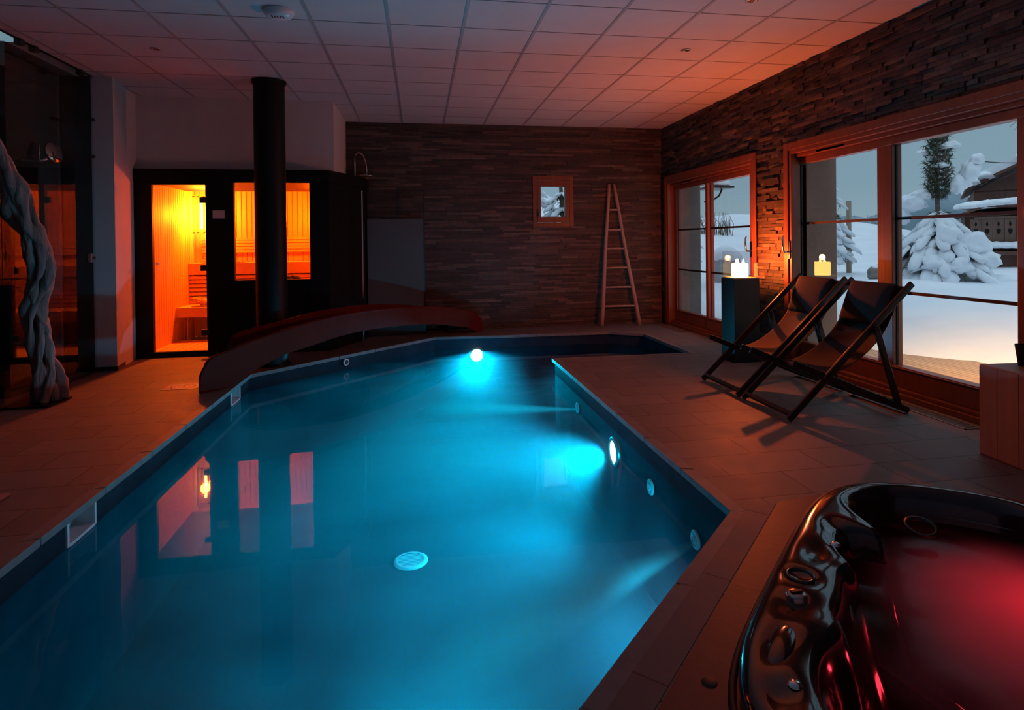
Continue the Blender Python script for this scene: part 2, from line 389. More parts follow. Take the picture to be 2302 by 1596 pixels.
# dark shower recess behind the glass screen on the left, with a daylit clerestory above it
mb = MB(); mb.box((-5.5, 6.0, 0), (-3.62, 6.12, 3.03)); mb.box((-3.62, 6.0, 0), (-3.495, 7.11, CEIL)); mb.box((-3.495, 7.11, 0), (-3.352, 7.3, CEIL)); mb.box((-5.6, YF, 0), (-5.5, 6.7, 3.9))
struct(mb.build('wall_left', M['darktile']))
mb = MB(); mb.box((-5.6, YF, CEIL+.001), (-3.30, 5.2, CEIL+.1)); mb.box((-5.6, 5.1, CEIL+.1), (-3.30, 5.2, 3.9)); mb.box((-5.6, 5.2, 3.86), (-3.30, 6.5, 3.96)); mb.box((-3.62, 6.03, CEIL+.001), (-3.33, 7.4, CEIL+.004)); 
struct(mb.build('ceiling_shower', M['plaster']))
mb = MB(); mb.box((-5.5, 6.40, 3.03), (-3.36, 6.41, 3.86)); struct(mb.build('window_4', M['glass']))
# ceiling: tiles with the metal grid as real bars
mb = MB(); mb.box((XG-.02, YF, CEIL), (XR+.02, YB+.02, CEIL+.02), 0); mb.box((XG-.02, YF, CEIL+.02), (XR+.5, YB+.5, CEIL+.3), 2)
mb.box((XL-.1, 9.25, CEIL), (-3.6, 9.95, CEIL+.3), 2)
x = -2.618-.6*3
while x < XR:
    if x > XG: mb.box((x-.012, YF, CEIL-.004), (x+.012, YB, CEIL+.001), 1)
    x += .6
y = 4.506-.6*11
while y < YB:
    if y > YF: mb.box((XG, y-.006, CEIL-.003), (XR, y+.006, CEIL+.001), 1)
    y += .6
struct(mb.build('ceiling', [M['tile_ceiling'], M['grid'], M['plaster']]))

# ------------------------------------------------------------------ pool
def offs(poly, d):
    n = len(poly); out = []
    for i in range(n):
        p0 = Vector(poly[i-1]); p1 = Vector(poly[i]); p2 = Vector(poly[(i+1) % n])
        a = (p1-p0).normalized(); b = (p2-p1).normalized(); na = Vector((-a.y, a.x)); nb = Vector((-b.y, b.x))
        m = (na+nb); m = m/m.length_squared*2 if m.length > 1e-6 else na
        out.append(tuple(p1+m*d))
    return out
# POOL runs clockwise: left normal points outward
WALLP = offs(POOL, .012)
mb = MB()
SK = [(3.335, 3.585), (5.98, 6.25)]
def quadwall(p, q, z0, z1, mi=0): mb.add([(p[0], p[1], z0), (q[0], q[1], z0), (q[0], q[1], z1), (p[0], p[1], z1)], [(0, 1, 2, 3)], mi)
n = len(WALLP)
for i in range(n):
    p = WALLP[i]; q = WALLP[(i+1) % n]
    if i == 0:   # left wall with two skimmer openings
        x = p[0]; ys = [p[1], *[v for s in SK for v in s], q[1]]
        for a, b in zip(ys, ys[1:]):
            if (a, b) in SK: quadwall((x, a), (x, b), PD, -.155); quadwall((x, a), (x, b), -.028, -.001)
            else: quadwall((x, a), (x, b), PD, -.001)
    else: quadwall(p, q, PD, -.001)
b0 = len(mb.v); mb.add([(x, y, PD) for x, y in WALLP], tessellate_polygon([[Vector((x, y, 0)) for x, y in WALLP]]), 1)
struct(mb.build('wall_pool', [M['poolwall'], M['poolfloor']], recalc=False))
# coping: 0.6 m stone noses all round the edge
mb = MB()
IN = offs(POOL, -.018); OUT = offs(POOL, .05)
for i in range(n):
    a0, a1 = Vector(IN[i]), Vector(IN[(i+1) % n]); b0, b1 = Vector(OUT[i]), Vector(OUT[(i+1) % n])
    L = (a1-a0).length; k = max(1, round(L/.6))
    for j in range(k):
        t0 = j/k+(.003/L if j else 0); t1 = (j+1)/k-(.003/L if j < k-1 else 0)
        P = [a0.lerp(a1, t0), a0.lerp(a1, t1), b0.lerp(b1, t1), b0.lerp(b1, t0)]
        mb.prism([tuple(v) for v in P], -.034, .0025, 0)
struct(mb.build('trim_1', M['coping'], bevel=.004))

# water body: flat reflecting surface, scattering and absorbing volume below
def water_mat():
    m = thin_glass('pool_water', (.93, .98, .99), 1.33, 0, 0); t = m.node_tree
    o = [x for x in t.nodes if x.type == 'OUTPUT_MATERIAL'][0]; gl = [x for x in t.nodes if x.type == 'BSDF_GLOSSY'][0]
    gl.inputs['Roughness'].default_value = .02
    n = t.nodes.new('ShaderNodeTexNoise'); n.inputs['Scale'].default_value = 1.6; n.inputs['Detail'].default_value = 1
    tc = t.nodes.new('ShaderNodeTexCoord'); bp = t.nodes.new('ShaderNodeBump'); bp.inputs['Strength'].default_value = .03; bp.inputs['Distance'].default_value = .05
    t.links.new(tc.outputs['Object'], n.inputs['Vector']); t.links.new(n.outputs['Fac'], bp.inputs['Height']); t.links.new(bp.outputs[0], gl.inputs['Normal'])
    sc = t.nodes.new('ShaderNodeVolumeScatter'); sc.inputs['Color'].default_value = (.35, .88, 1, 1); sc.inputs['Density'].default_value = .3; sc.inputs['Anisotropy'].default_value = .0
    ab = t.nodes.new('ShaderNodeVolumeAbsorption'); ab.inputs['Color'].default_value = (.0, .70, .85, 1); ab.inputs['Density'].default_value = .12
    mp = t.nodes.new('ShaderNodeMapping'); mp.inputs['Rotation'].default_value = (0, 0, .25); mp.inputs['Scale'].default_value = (.6, 1.6, .5); mp.inputs['Location'].default_value = (3.3, 1.7, 0)
    nv = t.nodes.new('ShaderNodeTexNoise'); nv.inputs['Scale'].default_value = 1.0; nv.inputs['Detail'].default_value = 1.0; nv.inputs['Distortion'].default_value = .6
    mr = t.nodes.new('ShaderNodeMapRange'); mr.inputs['From Min'].default_value = .44; mr.inputs['From Max'].default_value = .64; mr.inputs['To Min'].default_value = .0; mr.inputs['To Max'].default_value = .65
    t.links.new(tc.outputs['Object'], mp.inputs[0]); t.links.new(mp.outputs[0], nv.inputs['Vector']); t.links.new(nv.outputs['Fac'], mr.inputs['Value']); t.links.new(mr.outputs[0], sc.inputs['Density'])
    ad = t.nodes.new('ShaderNodeAddShader'); t.links.new(sc.outputs[0], ad.inputs[0]); t.links.new(ab.outputs[0], ad.inputs[1]); t.links.new(ad.outputs[0], o.inputs['Volume'])
    return m
M['water'] = water_mat(); M['water'].cycles.volume_step_rate = .5
WP = offs(POOL, .03)
mb = MB(); mb.prism(WP, PD-.04, WZ, 0)
o = mb.build('pool_water', M['water']); tag(o, 'glowing turquoise water filling the swimming pool', 'water', kind='stuff')

def vol_mat(name, col, dens, aniso=0.):
    m = bpy.data.materials.new(name); m.use_nodes = True; t = m.node_tree; t.nodes.clear()
    o = t.nodes.new('ShaderNodeOutputMaterial'); sc = t.nodes.new('ShaderNodeVolumeScatter')
    sc.inputs['Color'].default_value = (*col, 1); sc.inputs['Density'].default_value = dens; sc.inputs['Anisotropy'].default_value = aniso
    t.links.new(sc.outputs[0], o.inputs['Volume']); return m
CY = (.0, .59, 1.)
def pool_lamp(loc, nrm, lab, power, aim, cone=150, r=.085):
    e = empty('pool_light', loc, label=lab, cat='pool light')
    nrm = Vector(nrm).normalized()
    a = MB(); a.lathe([(r+.03, .0), (r+.03, .018), (r+.018, .024), (r, .022), (r, .012)], (0, 0, 0), 36, nrm); a.build('trim_ring', M['steel'], e)
    b = MB(); b.lathe([(r, .012), (r*.6, .02), (.0005, .023)], (0, 0, 0), 36, nrm); b.build('lens', M['lens'], e)
    light('pool_lamp', 'SPOT', tuple(nrm*.09), CY, power, e, .06, aim, math.radians(cone), 1.)
    return e
M['lens'] = emit('lamp_lens', (.45, .95, 1.), 9.)
pool_lamp((.77, 8.535, -.265), (0, -1, 0), 'round white underwater light glowing on the far pool wall', 660, (-.1, -1, -.2), 132)
pool_lamp((1.475, 4.547, -.33), (-1, 0, 0), 'round white underwater light on the right pool wall', 430, (-1, .12, -.42), 118)
pool_lamp((-.02, 1.17, -.50), (-.7, .72, 0), 'added unseen underwater light on the slanted near pool wall below the deck', 620, (.12, 1, -.42), 84)  # unseen lamp added under the deck edge to brighten the near water

pool_lamp((1.22, 2.455, -.60), (-.7, .72, 0), 'added unseen underwater light on the slanted near pool wall by the corner jet', 150, (-.14, 1, -.16), 84)  # unseen lamp added to light up the corner bubble stream

def nozzle(loc, nrm, lab, jet=None):
    e = empty('pool_jet', loc, label=lab, cat='pool jet', group='pool wall jets'); nrm = Vector(nrm).normalized()
    a = MB(); a.lathe([(.052, 0), (.052, .008), (.045, .014), (.030, .012), (.026, .002)], (0, 0, 0), 28, nrm); a.build('flange', M['white'], e)
    b = MB(); b.lathe([(.026, .0), (.024, .02), (.012, .024), (.012, .004)], (0, 0, 0), 24, nrm); b.build('nozzle', M['white'], e)
nozzle((1.475, 5.675, -.285), (-1, 0, 0), 'white round jet nearest the far end of the right pool wall')
nozzle((1.475, 3.80, -.31), (-1, 0, 0), 'white round jet of the right pool wall just nearer than the underwater light')
nozzle((1.475, 3.136, -.34), (-1, 0, 0), 'white round jet beside the near right pool corner')
e = empty('pool_inlet', (-.865, 7.47, -.085), label='round chrome ringed inlet above water on the slanted pool wall', cat='pool inlet')
nv = Vector((.73, -.68, 0)); a = MB(); a.lathe([(.042, 0), (.042, .008), (.036, .014), (.028, .012), (.028, .004)], (0, 0, 0), 28, nv); a.build('ring', M['white'], e)
a = MB(); a.lathe([(.028, .006), (.0005, .01)], (0, 0, 0), 24, nv); a.build('cap', M['darksteel'], e)
e = empty('main_drain', (-.09, 4.60, PD+.0), label='round white drain grate on the pool floor', cat='drain')
a = MB(); a.lathe([(.125, 0), (.125, .012), (.11, .02), (.095, .018)], (0, 0, 0), 40); a.build('drain_ring', M['white'], e)
a = MB()
for k in range(-4, 5):
    hw = math.sqrt(max(0, .095**2-(k*.02)**2)); a.box((-hw, k*.02-.006, .006), (hw, k*.02+.006, .016))
a.build('grate', M['white'], e)
for i, (a0, a1) in enumerate(SK):
    e = empty('pool_skimmer', (-1.712, (a0+a1)/2, -.09), label=['pale blue lit skimmer opening in the left pool wall nearest the camera', 'small skimmer opening in the left pool wall beside the red slide'][i], cat='skimmer', group='pool skimmers')
    hy = (a1-a0)/2
    f = MB(); f.box((-.004, -hy-.012, -.075), (.010, -hy+.006, .062)); f.box((-.004, hy-.006, -.075), (.010, hy+.012, .062)); f.box((-.004, -hy+.006, -.078), (.012, hy-.006, -.062))
    f.build('skimmer_frame', M['white'], e, bevel=.002)
    t = MB(); t.add([(0, -hy, -.064), (0, hy, -.064), (0, hy, .062), (0, -hy, .062), (-.2, -hy, -.064), (-.2, hy, -.064), (-.2, hy, .062), (-.2, -hy, .062)],
                    [(0, 4, 5, 1), (1, 5, 6, 2), (3, 2, 6, 7), (0, 3, 7, 4), (4, 7, 6, 5)]); t.build('throat', M['white'], e, recalc=False)
    w = MB(); w.box((-.10, -hy+.008, -.058), (-.092, hy-.008, -.03)); w.build('flap', M['white'], e)

# jets of bubbles leaving the nozzles (soft scattering cones)
def bubble_mat(L, r0, r1, dens, g):
    m = bpy.data.materials.new('bubbles'); m.use_nodes = True; t = m.node_tree; t.nodes.clear(); n = t.nodes.new; k = t.links.new
    def math_(op, a, b=None):
        q = n('ShaderNodeMath'); q.operation = op
        for i, v in enumerate((a, b)):
            if v is None: continue
            if isinstance(v, (int, float)): q.inputs[i].default_value = v
            else: k(v, q.inputs[i])
        return q.outputs[0]
    o = n('ShaderNodeOutputMaterial'); tc = n('ShaderNodeTexCoord'); sp = n('ShaderNodeSeparateXYZ'); k(tc.outputs['Object'], sp.inputs[0])
    s_ = math_('DIVIDE', sp.outputs[0], L)
    rr = math_('SQRT', math_('ADD', math_('MULTIPLY', sp.outputs[1], sp.outputs[1]), math_('MULTIPLY', sp.outputs[2], sp.outputs[2])))
    R = math_('ADD', math_('MULTIPLY', s_, r1-r0), r0)
    q = math_('MAXIMUM', math_('SUBTRACT', 1., math_('DIVIDE', rr, R)), 0.)
    e = math_('MAXIMUM', math_('SUBTRACT', 1., s_), 0.)
    d = math_('MULTIPLY', math_('MULTIPLY', math_('POWER', q, 1.4), math_('POWER', e, 1.3)), math_('DIVIDE', dens*.06, math_('ADD', R, .01)))
    sc = n('ShaderNodeVolumeScatter'); sc.inputs['Color'].default_value = (.75, .98, 1., 1); sc.inputs['Anisotropy'].default_value = g; k(d, sc.inputs['Density']); k(sc.outputs[0], o.inputs['Volume']); m.cycles.volume_step_rate = .5; return m
def bubble_cone(p, q, r0, r1, dens, g, lab):
    p = Vector(p); q = Vector(q); L = (q-p).length; mb = MB(); k = 8
    rad = [r0+(r1-r0)*t/k for t in range(k+1)]; rad[-1] = .004; rad[-2] *= .55; rad[-3] *= .9; mb.tube([(L*t/k, 0, 0) for t in range(k+1)], rad, 20)
    o = mb.build('bubble_stream', bubble_mat(L, r0, r1, dens, g)); o.location = p
    o.rotation_euler = (q-p).to_track_quat('X', 'Z').to_euler()
    tag(o, lab, 'bubbles', kind='stuff'); return o
bubble_cone((1.455, 5.675, -.30), (-.15, 6.35, -.38), .012, .15, 34, .55, 'bright streak of bubbles from the farthest jet of the right pool wall')
bubble_cone((1.455, 3.136, -.36), (-.10, 2.52, -.50), .016, .25, 36, .0, 'pale streak of bubbles spreading from the jet by the near right corner')

# ------------------------------------------------------------------ curved red slide over the left far corner
P0 = Vector((-1.9, 5.79, 0)); dd = Vector((.6595, .7517, 0)); nn = Vector((-.7517, .6595, 0))
near_rim = [(-.003, 0.0), (-.002, .103), (.004, .16), (.025, .203), (.054, .243), (.09, .278), (.141, .30), (.248, .322), (.47, .372), (.707, .416), (.864, .44), (1.078, .47), (1.299, .493), (1.57, .513), (1.743, .522), (2.147, .522), (2.522, .504), (2.933, .476), (3.258, .447), (3.536, .403), (3.952, .323), (4.113, .274), (4.217, .198), (4.265, .122), (4.263, .02), (4.25, .0)]
near_bot = [(0, 0), (.33, 0.0), (.463, .085), (.61, .140), (.703, .167), (.86, .21), (1.217, .25), (1.47, .285), (1.739, .305), (2.136, .31), (2.518, .293), (2.818, .275), (3.148, .235), (3.532, .174), (3.884, .102), (4.072, .025), (4.11, 0), (4.26, 0)]
far_rim = [(.482, 0.0), (.478, .20), (.482, .261), (.488, .338), (.521, .387), (.574, .419), (.65, .436), (.97, .474), (1.186, .496), (1.464, .528), (1.703, .543), (2.126, .551), (2.632, .520), (3.079, .466), (3.50, .37), (3.75, .27), (3.86, .17), (3.88, .0)]
def itp(c, s):
    for (a, za), (b, zb) in zip(c, c[1:]):
        if b > a and a <= s <= b: return za+(zb-za)*(s-a)/(b-a)
    return c[0][1] if s < c[0][0] else c[-1][1]
def side_panel(rim, bot, off, th, name, s0, s1, mat_):
    # thin curved cheek: outline = rim then bottom back; extruded th along nn
    top = rim; bt = [(s, z) for s, z in bot if s0 < s < s1][::-1]
    poly = top+bt; mb = MB(); n = len(poly)
    A = [P0+dd*s+nn*off+Vector((0, 0, max(z, 0.003))) for s, z in poly]; B = [p+nn*th for p in A]
    tri = tessellate_polygon([[Vector((s, z, 0)) for s, z in poly]])
    mb.add(A, tri, 0); mb.add(B, [tuple(reversed(t)) for t in tri], 0)
    mb.add(A+B, [(i, (i+1) % n, n+(i+1) % n, n+i) for i in range(n)], 0)
    bmo = mb.build(name, mat_, slide); return bmo
slide = empty('slide', (0, 0, 0), label='long dark red arched slide curving over the far left pool corner', cat='slide')
side_panel(near_rim, near_bot, 0, .03, 'side_panel', .01, 4.25, M['red'])
side_panel(far_rim, near_bot, .34, .03, 'side_panel', .49, 3.87, M['red'])
mb = MB(); ks = 60; vs = []
for i in range(ks+1):
    s = .25+(4.15-.25)*i/ks
    for j in range(9):
        t = j/8; ss = s+(0.30 if s < 2 else -.25)*t*(1-abs(s-2)/2.2 if s > 2 else 1)
        zt = itp(near_rim[7:21], ss) if .25 < ss < 3.95 else .27
        zb = itp(near_bot, ss)
        z = max(zb+.012, zt-.05-.06*math.sin(PI*t)); z = min(z, zt-.02)
        vs.append(P0+dd*ss+nn*(.02+.33*t)+Vector((0, 0, max(z, .02))))
mb.add(vs, [(i*9+j, i*9+j+1, (i+1)*9+j+1, (i+1)*9+j) for i in range(ks) for j in range(8)], 0, True)
mb.build('chute', M['red'], slide, solid=.02)
mb = MB()
for rim, off in ((near_rim[4:22], .015), (far_rim[4:16], .355)): mb.tube([P0+dd*s+nn*off+Vector((0, 0, z)) for s, z in rim], .017, 10)
mb.build('rim_roll', M['red'], slide)

# ------------------------------------------------------------------ sauna cabin
SY = 7.80
SX0 = -3.25; SXD = (-3.06, -2.478); SXW = (-2.165, -1.305); CH0 = (-1.08, 7.80); CH1 = (-.74, 8.60)
sauna = empty('sauna_cabin', (0, 0, 0), label='black sauna cabin with glass door and window glowing orange inside', cat='sauna')
IY = 9.45; IX = -3.15; IZ = 2.12
mb = MB()
def fp(x0, x1, z0, z1, y0=SY, y1=SY+.06): mb.box((x0, y0, z0), (x1, y1, z1))
fp(SX0, SXD[0], .0, 2.06); fp(SXD[0], SXD[1], 0, .062); fp(SXD[0], SXD[1], 2.02, 2.06); fp(SXD[1], SXW[0], 0, 2.06)
fp(SXW[0], SXW[1], 0, .30); fp(SXW[0], SXW[1], .86, .885); fp(SXW[0], SXW[1], 2.05, 2.06); fp(SXW[1], CH0[0], 0, 2.06)
fp(SXW[0], SXW[1], .30, .86, SY+.03, SY+.06)
c0, c1 = Vector(CH0), Vector(CH1); cn = Vector((-(c1-c0).y, (c1-c0).x)).normalized()*.06
mb.prism([tuple(c0), tuple(c1), tuple(c1+cn), tuple(c0+cn)], 0, 2.06)
mb.prism([tuple(c1), (c1.x, 9.24), (c1.x-.06, 9.24), tuple(c1+cn)], 0, 2.06)
mb.build('wall_panel', M['blackpanel'], sauna)
mb = MB(); mb.prism([(SX0-.01, SY-.025), (CH0[0]+.01, SY-.025), (CH1[0]+.03, CH1[1]), (CH1[0]+.03, 9.2), (SX0-.01, 9.2)], 2.06, 2.205)
mb.build('cornice', M['blackpanel'], sauna, bevel=.004)
# interior: boarded walls
def boards(mb, p, q, z0, z1, w=.09, axis_n=(0, -1, 0), gap=.009, depth=.012):
    p = Vector(p); q = Vector(q); L = (q-p).length; k = max(1, round(L/w)); nv = Vector(axis_n)*depth
    for i in range(k):
        a = p.lerp(q, i/k+gap/L/2); b = p.lerp(q, (i+1)/k-gap/L/2)
        mb.add([a+Vector((0, 0, z0)), b+Vector((0, 0, z0)), b+Vector((0, 0, z1)), a+Vector((0, 0, z1)), a+nv+Vector((0, 0, z0)), b+nv+Vector((0, 0, z0)), b+nv+Vector((0, 0, z1)), a+nv+Vector((0, 0, z1))],
               [(4, 5, 6, 7), (0, 4, 7, 3), (1, 2, 6, 5)], 0)
mb = MB()
boards(mb, (IX-.012, SY+.06, 0), (IX-.012, IY, 0), 0, IZ, .07, (1, 0, 0)); boards(mb, (IX, IY+.012, 0), (-1.12, IY+.012, 0), 0, IZ, .07, (0, -1, 0)); boards(mb, (-1.10, IY, 0), (-1.10, SY+.1, 0), 0, IZ, .05, (-1, 0, 0))
mb.box((IX-.04, SY+.06, 0), (IX-.012, IY+.04, IZ)); mb.box((IX-.04, IY+.012, 0), (-1.06, IY+.04, IZ)); mb.box((-1.10, SY+.07, 0), (-1.085, IY, IZ))
mb.box((IX-.04, SY+.06, IZ), (-1.06, IY+.04, IZ+.03))
mb.build('interior_lining', M['saunawood'], sauna)
mb = MB()
for k in range(22): mb.box((IX+k*.095, SY+.07, .03), (IX+k*.095+.085, SY+1.0, .05))
mb.build('duckboard', M['saunabench'], sauna)
mb = MB(); mb.box((IX, 8.72, .36), (-1.12, 8.75, .49)); 
for k in range(5): mb.box((IX, 8.755+k*.095, .465), (-1.12, 8.755+k*.095+.085, .49))
mb.build('lower_bench', M['saunabench'], sauna, bevel=.004)
mb = MB(); mb.box((IX, 9.18, .90), (-1.12, 9.21, 1.06))
for k in range(3): mb.box((IX, 9.213+k*.082, 1.035), (-1.12, 9.213+k*.082+.074, 1.06))
for k in range(7): mb.box((IX, 9.19, .50+k*.056), (-1.12, 9.205, .50+k*.056+.043))
mb.build('upper_bench', M['saunabench'], sauna, bevel=.003)
mb = MB()
for k in range(5): mb.box((IX+.1, IY-.035, 1.20+k*.045), (-1.15, IY-.015, 1.20+k*.045+.037))
for x in (-2.9, -2.2, -1.5): mb.box((x, IY-.015, 1.18), (x+.04, IY, 1.44))
mb.build('backrest', M['saunabench'], sauna)
def headrest(x0, y, z, name):
    m = MB()
    for k in range(14):
        t = k/13; xx = x0+.52*t; zz = z+.075+.035*math.cos(t*PI*1.3+.2)-.05*t
        m.box((xx, y, zz-.011), (xx+.026, y+.30, zz+.006))
    m.tube([(x0+.52*t, y+.02, z+.045+.03*math.cos(t*PI*1.3+.2)-.045*t) for t in [i/10 for i in range(11)]], .014, 6)
    m.tube([(x0+.52*t, y+.27, z+.045+.03*math.cos(t*PI*1.3+.2)-.045*t) for t in [i/10 for i in range(11)]], .014, 6)
    m.box((x0+.10, y+.03, z), (x0+.13, y+.26, z+.06)); m.box((x0, y+.0, z), (x0+.5, y+.03, z+.012))
    return m
for nm, y, z, lab in (('sauna_headrest', 8.78, .492, 'curved slatted headrest on the lower sauna bench'), ('sauna_headrest', 9.20, 1.062, 'curved slatted headrest on the upper sauna bench')):
    m = headrest(-2.98, y, z, nm); o = m.build(nm, M['saunabench']); tag(o, lab, 'headrest')
lamp = empty('sauna_lamp', (-3.02, IY-.10, 1.74), label='corner lamp with wooden slat shade glowing white inside the sauna', cat='lamp')
m = MB()
m.box((-.10, -.065, -.27), (.16, -.045, -.245)); m.box((-.10, -.065, .245), (.16, -.045, .27))
for x in (-.10, -.045, .035, .11, .15): m.box((x, -.065, -.26), (x+.028 if x < .1 else x+.012, -.05, .26))
m.build('lamp_shade', M['saunawood'], lamp)
m = MB(); m.tube([(-.0, .03, -.2), (-.0, .03, .2)], .03, 12); m.tube([(.08, .03, -.2), (.08, .03, .2)], .03, 12); m.build('bulb', emit('sauna_bulb', (1., .70, .16), 22.), lamp)
light('sauna_light', 'POINT', (.05, -.19, .0), (1., .10, .002), 190, lamp, .06)
light('sauna_bulb_light', 'POINT', (.03, 0, 0), (1., .14, .003), 200, lamp, .04)
m = MB(); m.tube([(-.04, .0, .0), (.05, -.0, .0), (.05, .0, .02)], .02, 12)
lamp2 = empty('sauna_lamp', (-1.35, IY-.14, 1.70), label='corner lamp hidden behind the right side of the sauna window', cat='lamp')
m = MB(); m.box((-.1, -.06, -.27), (.1, .06, -.25)); m.box((-.1, -.06, .25), (.1, .06, .27))
for x in (-.1, -.03, .04): m.box((x, -.065, -.26), (x+.028, -.05, .26))
m.build('lamp_shade', M['saunawood'], lamp2)
light('sauna_light', 'POINT', (.0, -.17, .0), (1., .10, .002), 130, lamp2, .06)
# door and window glass, hinges, notice
door = MB(); door.box((SXD[0]+.004, SY+.018, .066), (SXD[1]+.05, SY+.026, 2.015)); door.build('glass_door', M['doorglass'], sauna)
wg = MB(); wg.box((SXW[0]+.002, SY+.018, .887), (SXW[1]-.002, SY+.026, 2.048)); wg.build('window_pane', M['doorglass'], sauna)
for z in (1.84, 1.04, .28):
    h = MB(); h.box((-2.54, SY-.012, z-.035), (-2.455, SY+.030, z+.035)); h.box((-2.50, SY-.016, z-.03), (-2.47, SY-.012, z+.03)); h.build('hinge', M['darksteel'], sauna, bevel=.003)
h = MB(); h.tube([(-3.0, SY+.018, 1.10), (-3.0, SY-.02, 1.10)], .012, 12); h.tube([(-3.0, SY-.02, 1.10), (-3.0, SY-.03, 1.10)], .018, 16); h.build('door_knob', M['chrome'], sauna)
o = MB(); o.box((-2.40, SY-.003, 1.624), (-2.268, SY-.0005, 1.719)); o = o.build('notice', M['paper']); tag(o, 'small pale paper notice fixed beside the sauna door', 'notice')
b = MB(); b.lathe([(.0005, .0), (.075, .0), (.085, .05), (.08, .10), (.075, .10), (.078, .055), (.068, .012), (.0005, .012)], (-1.56, 8.25, .905), 24)
b.tube([(-1.56, 8.25, .93), (-1.45, 8.25, .99), (-1.36, 8.25, 1.0)], .008, 8)
# sauna heater top seen through the window
ht = empty('sauna_heater', (-1.50, 8.10, 0), label='dark sauna stones heaped low behind the sauna window', cat='sauna heater')
m = MB(); m.box((-.22, -.16, .06), (.22, .16, .86)); m.build('heater_body', M['darksteel'], ht, bevel=.01)
m = MB()
for k in range(26): m.blob((random.uniform(-.19, .02), random.uniform(-.13, .13), .87+random.uniform(0, .03)*(1-abs(k-13)/26)), random.uniform(.022, .034), k, .3, 1.5, 1)
st = m.build('stones', M['rock'], ht); st['kind'] = 'stuff'

# ------------------------------------------------------------------ black round column (flue)
col = empty('round_column', (-1.585, 7.06, 0), label='black round column rising from the deck to the ceiling before the sauna', cat='column')
m = MB(); m.lathe([(.16, .0), (.16, CEIL-.004)], (0, 0, 0), 48); m.build('shaft', M['black'], col)
m = MB(); m.lathe([(.161, CEIL-.03), (.178, CEIL-.03), (.178, CEIL-.006), (.161, CEIL-.006)], (0, 0, 0), 48); m.build('collar', M['black'], col)
m = MB(); m.lathe([(.161, .001), (.185, .001), (.185, .02), (.161, .025)], (0, 0, 0), 48); m.build('base_ring', M['black'], col)

# ------------------------------------------------------------------ shower corner at the back
sc_ = empty('shower_screen', (0, 0, 0), label='clear glass shower screen with frosted lower half by the back wall', cat='shower screen')
m = MB(); m.box((-.735, 8.28, .01), (-.720, 8.30, 2.0)); m.box((-.735, 8.30, .01), (-.722, 8.62, .02)); m.build('edge_profile', M['chrome'], sc_)
m = MB(); m.box((-.72, 8.93, .01), (.075, 8.938, 2.0)); m.build('glass_panel', M['screenglass'], sc_)
m = MB(); m.box((-.718, 8.921, .01), (.065, 8.926, 1.655)); m.build('frosted_band', M['frost'], sc_)
m = MB(); m.box((.062, 8.918, .005), (.08, 8.945, 2.02)); m.build('edge_trim', M['darksteel'], sc_)
sh = empty('rain_shower', (-.72, 9.0, 2.27), label='chrome rain shower head with thin curved arm near the back wall', cat='shower head')
m = MB(); m.lathe([(.0005, .03), (.02, .03), (.03, .012), (.10, .006), (.10, -.006), (.0005, -.008)], (0, 0, 0), 32); m.build('rose', M['chrome'], sh)
m = MB(); m.tube([(0, 0, .03), (0, 0, .10), (-.01, .0, .20), (-.05, .04, .30), (-.11, .10, .345), (-.17, .16, .32), (-.185, .21, .22), (-.185, .225, .0), (-.185, .225, -1.1)], .009, 10); m.build('arm', M['chrome'], sh)

# ------------------------------------------------------------------ ladder
lad = empty('ladder', (3.03, 9.05, 0), label='pale wooden decorative ladder tapering upward against the stone back wall', cat='ladder')
YT = YB-.055-9.05
fl = Vector((2.74-3.03, .0, 0)); fr = Vector((3.35-3.03, .0, 0)); tl = Vector((2.925-3.03, YT, 2.19)); tr = Vector((3.0-3.03, YT, 2.19))
for a, b in ((fl, tl), (fr, tr)):
    m = MB(); m.tube([a.lerp(b, t)+Vector((.004*math.sin(t*9), 0, 0)) for t in [i/12 for i in range(13)]], [.032-.008*i/12 for i in range(13)], 12); m.build('rail', M['ladder'], lad)
for z in (.30, .59, .89, 1.19, 1.48, 1.79):
    t = z/2.19; a = fl.lerp(tl, t); b = fr.lerp(tr, t); m = MB()
    m.tube([a, a.lerp(b, .5)+Vector((0, 0, .002)), b], .0155, 10); m.build('rung', M['ladder'], lad)

# ------------------------------------------------------------------ twisted trunk sculpture
tr_ = empty('twisted_trunk', (-3.13, 5.80, 0), label='tall twisted bare wood trunk standing on a black plate by the glass screen', cat='trunk sculpture')
cl = [(0.04, -0.0, 0.02), (0.034, -0.007, 0.251), (-0.011, -0.035, 0.555), (-0.009, -0.075, 0.806), (0.084, -0.137, 1.085), (0.089, -0.183, 1.252), (0.066, -0.246, 1.444), (0.03, -0.319, 1.631), (0.012, -0.401, 1.812), (-0.027, -0.493, 1.986), (-0.076, -0.62, 2.193), (0.0, -0.72, 2.5), (0.02, -0.8, 2.98)]
def cat(P, t):
    t = min(max(t, 0), .9999)*(len(P)-1); i = int(t); f = t-i
    p = [Vector(P[max(0, min(len(P)-1, i+k))]) for k in (-1, 0, 1, 2)]
    return .5*((2*p[1])+(-p[0]+p[2])*f+(2*p[0]-5*p[1]+4*p[2]-p[3])*f*f+(-p[0]+3*p[1]-3*p[2]+p[3])*f**3)
m = MB()
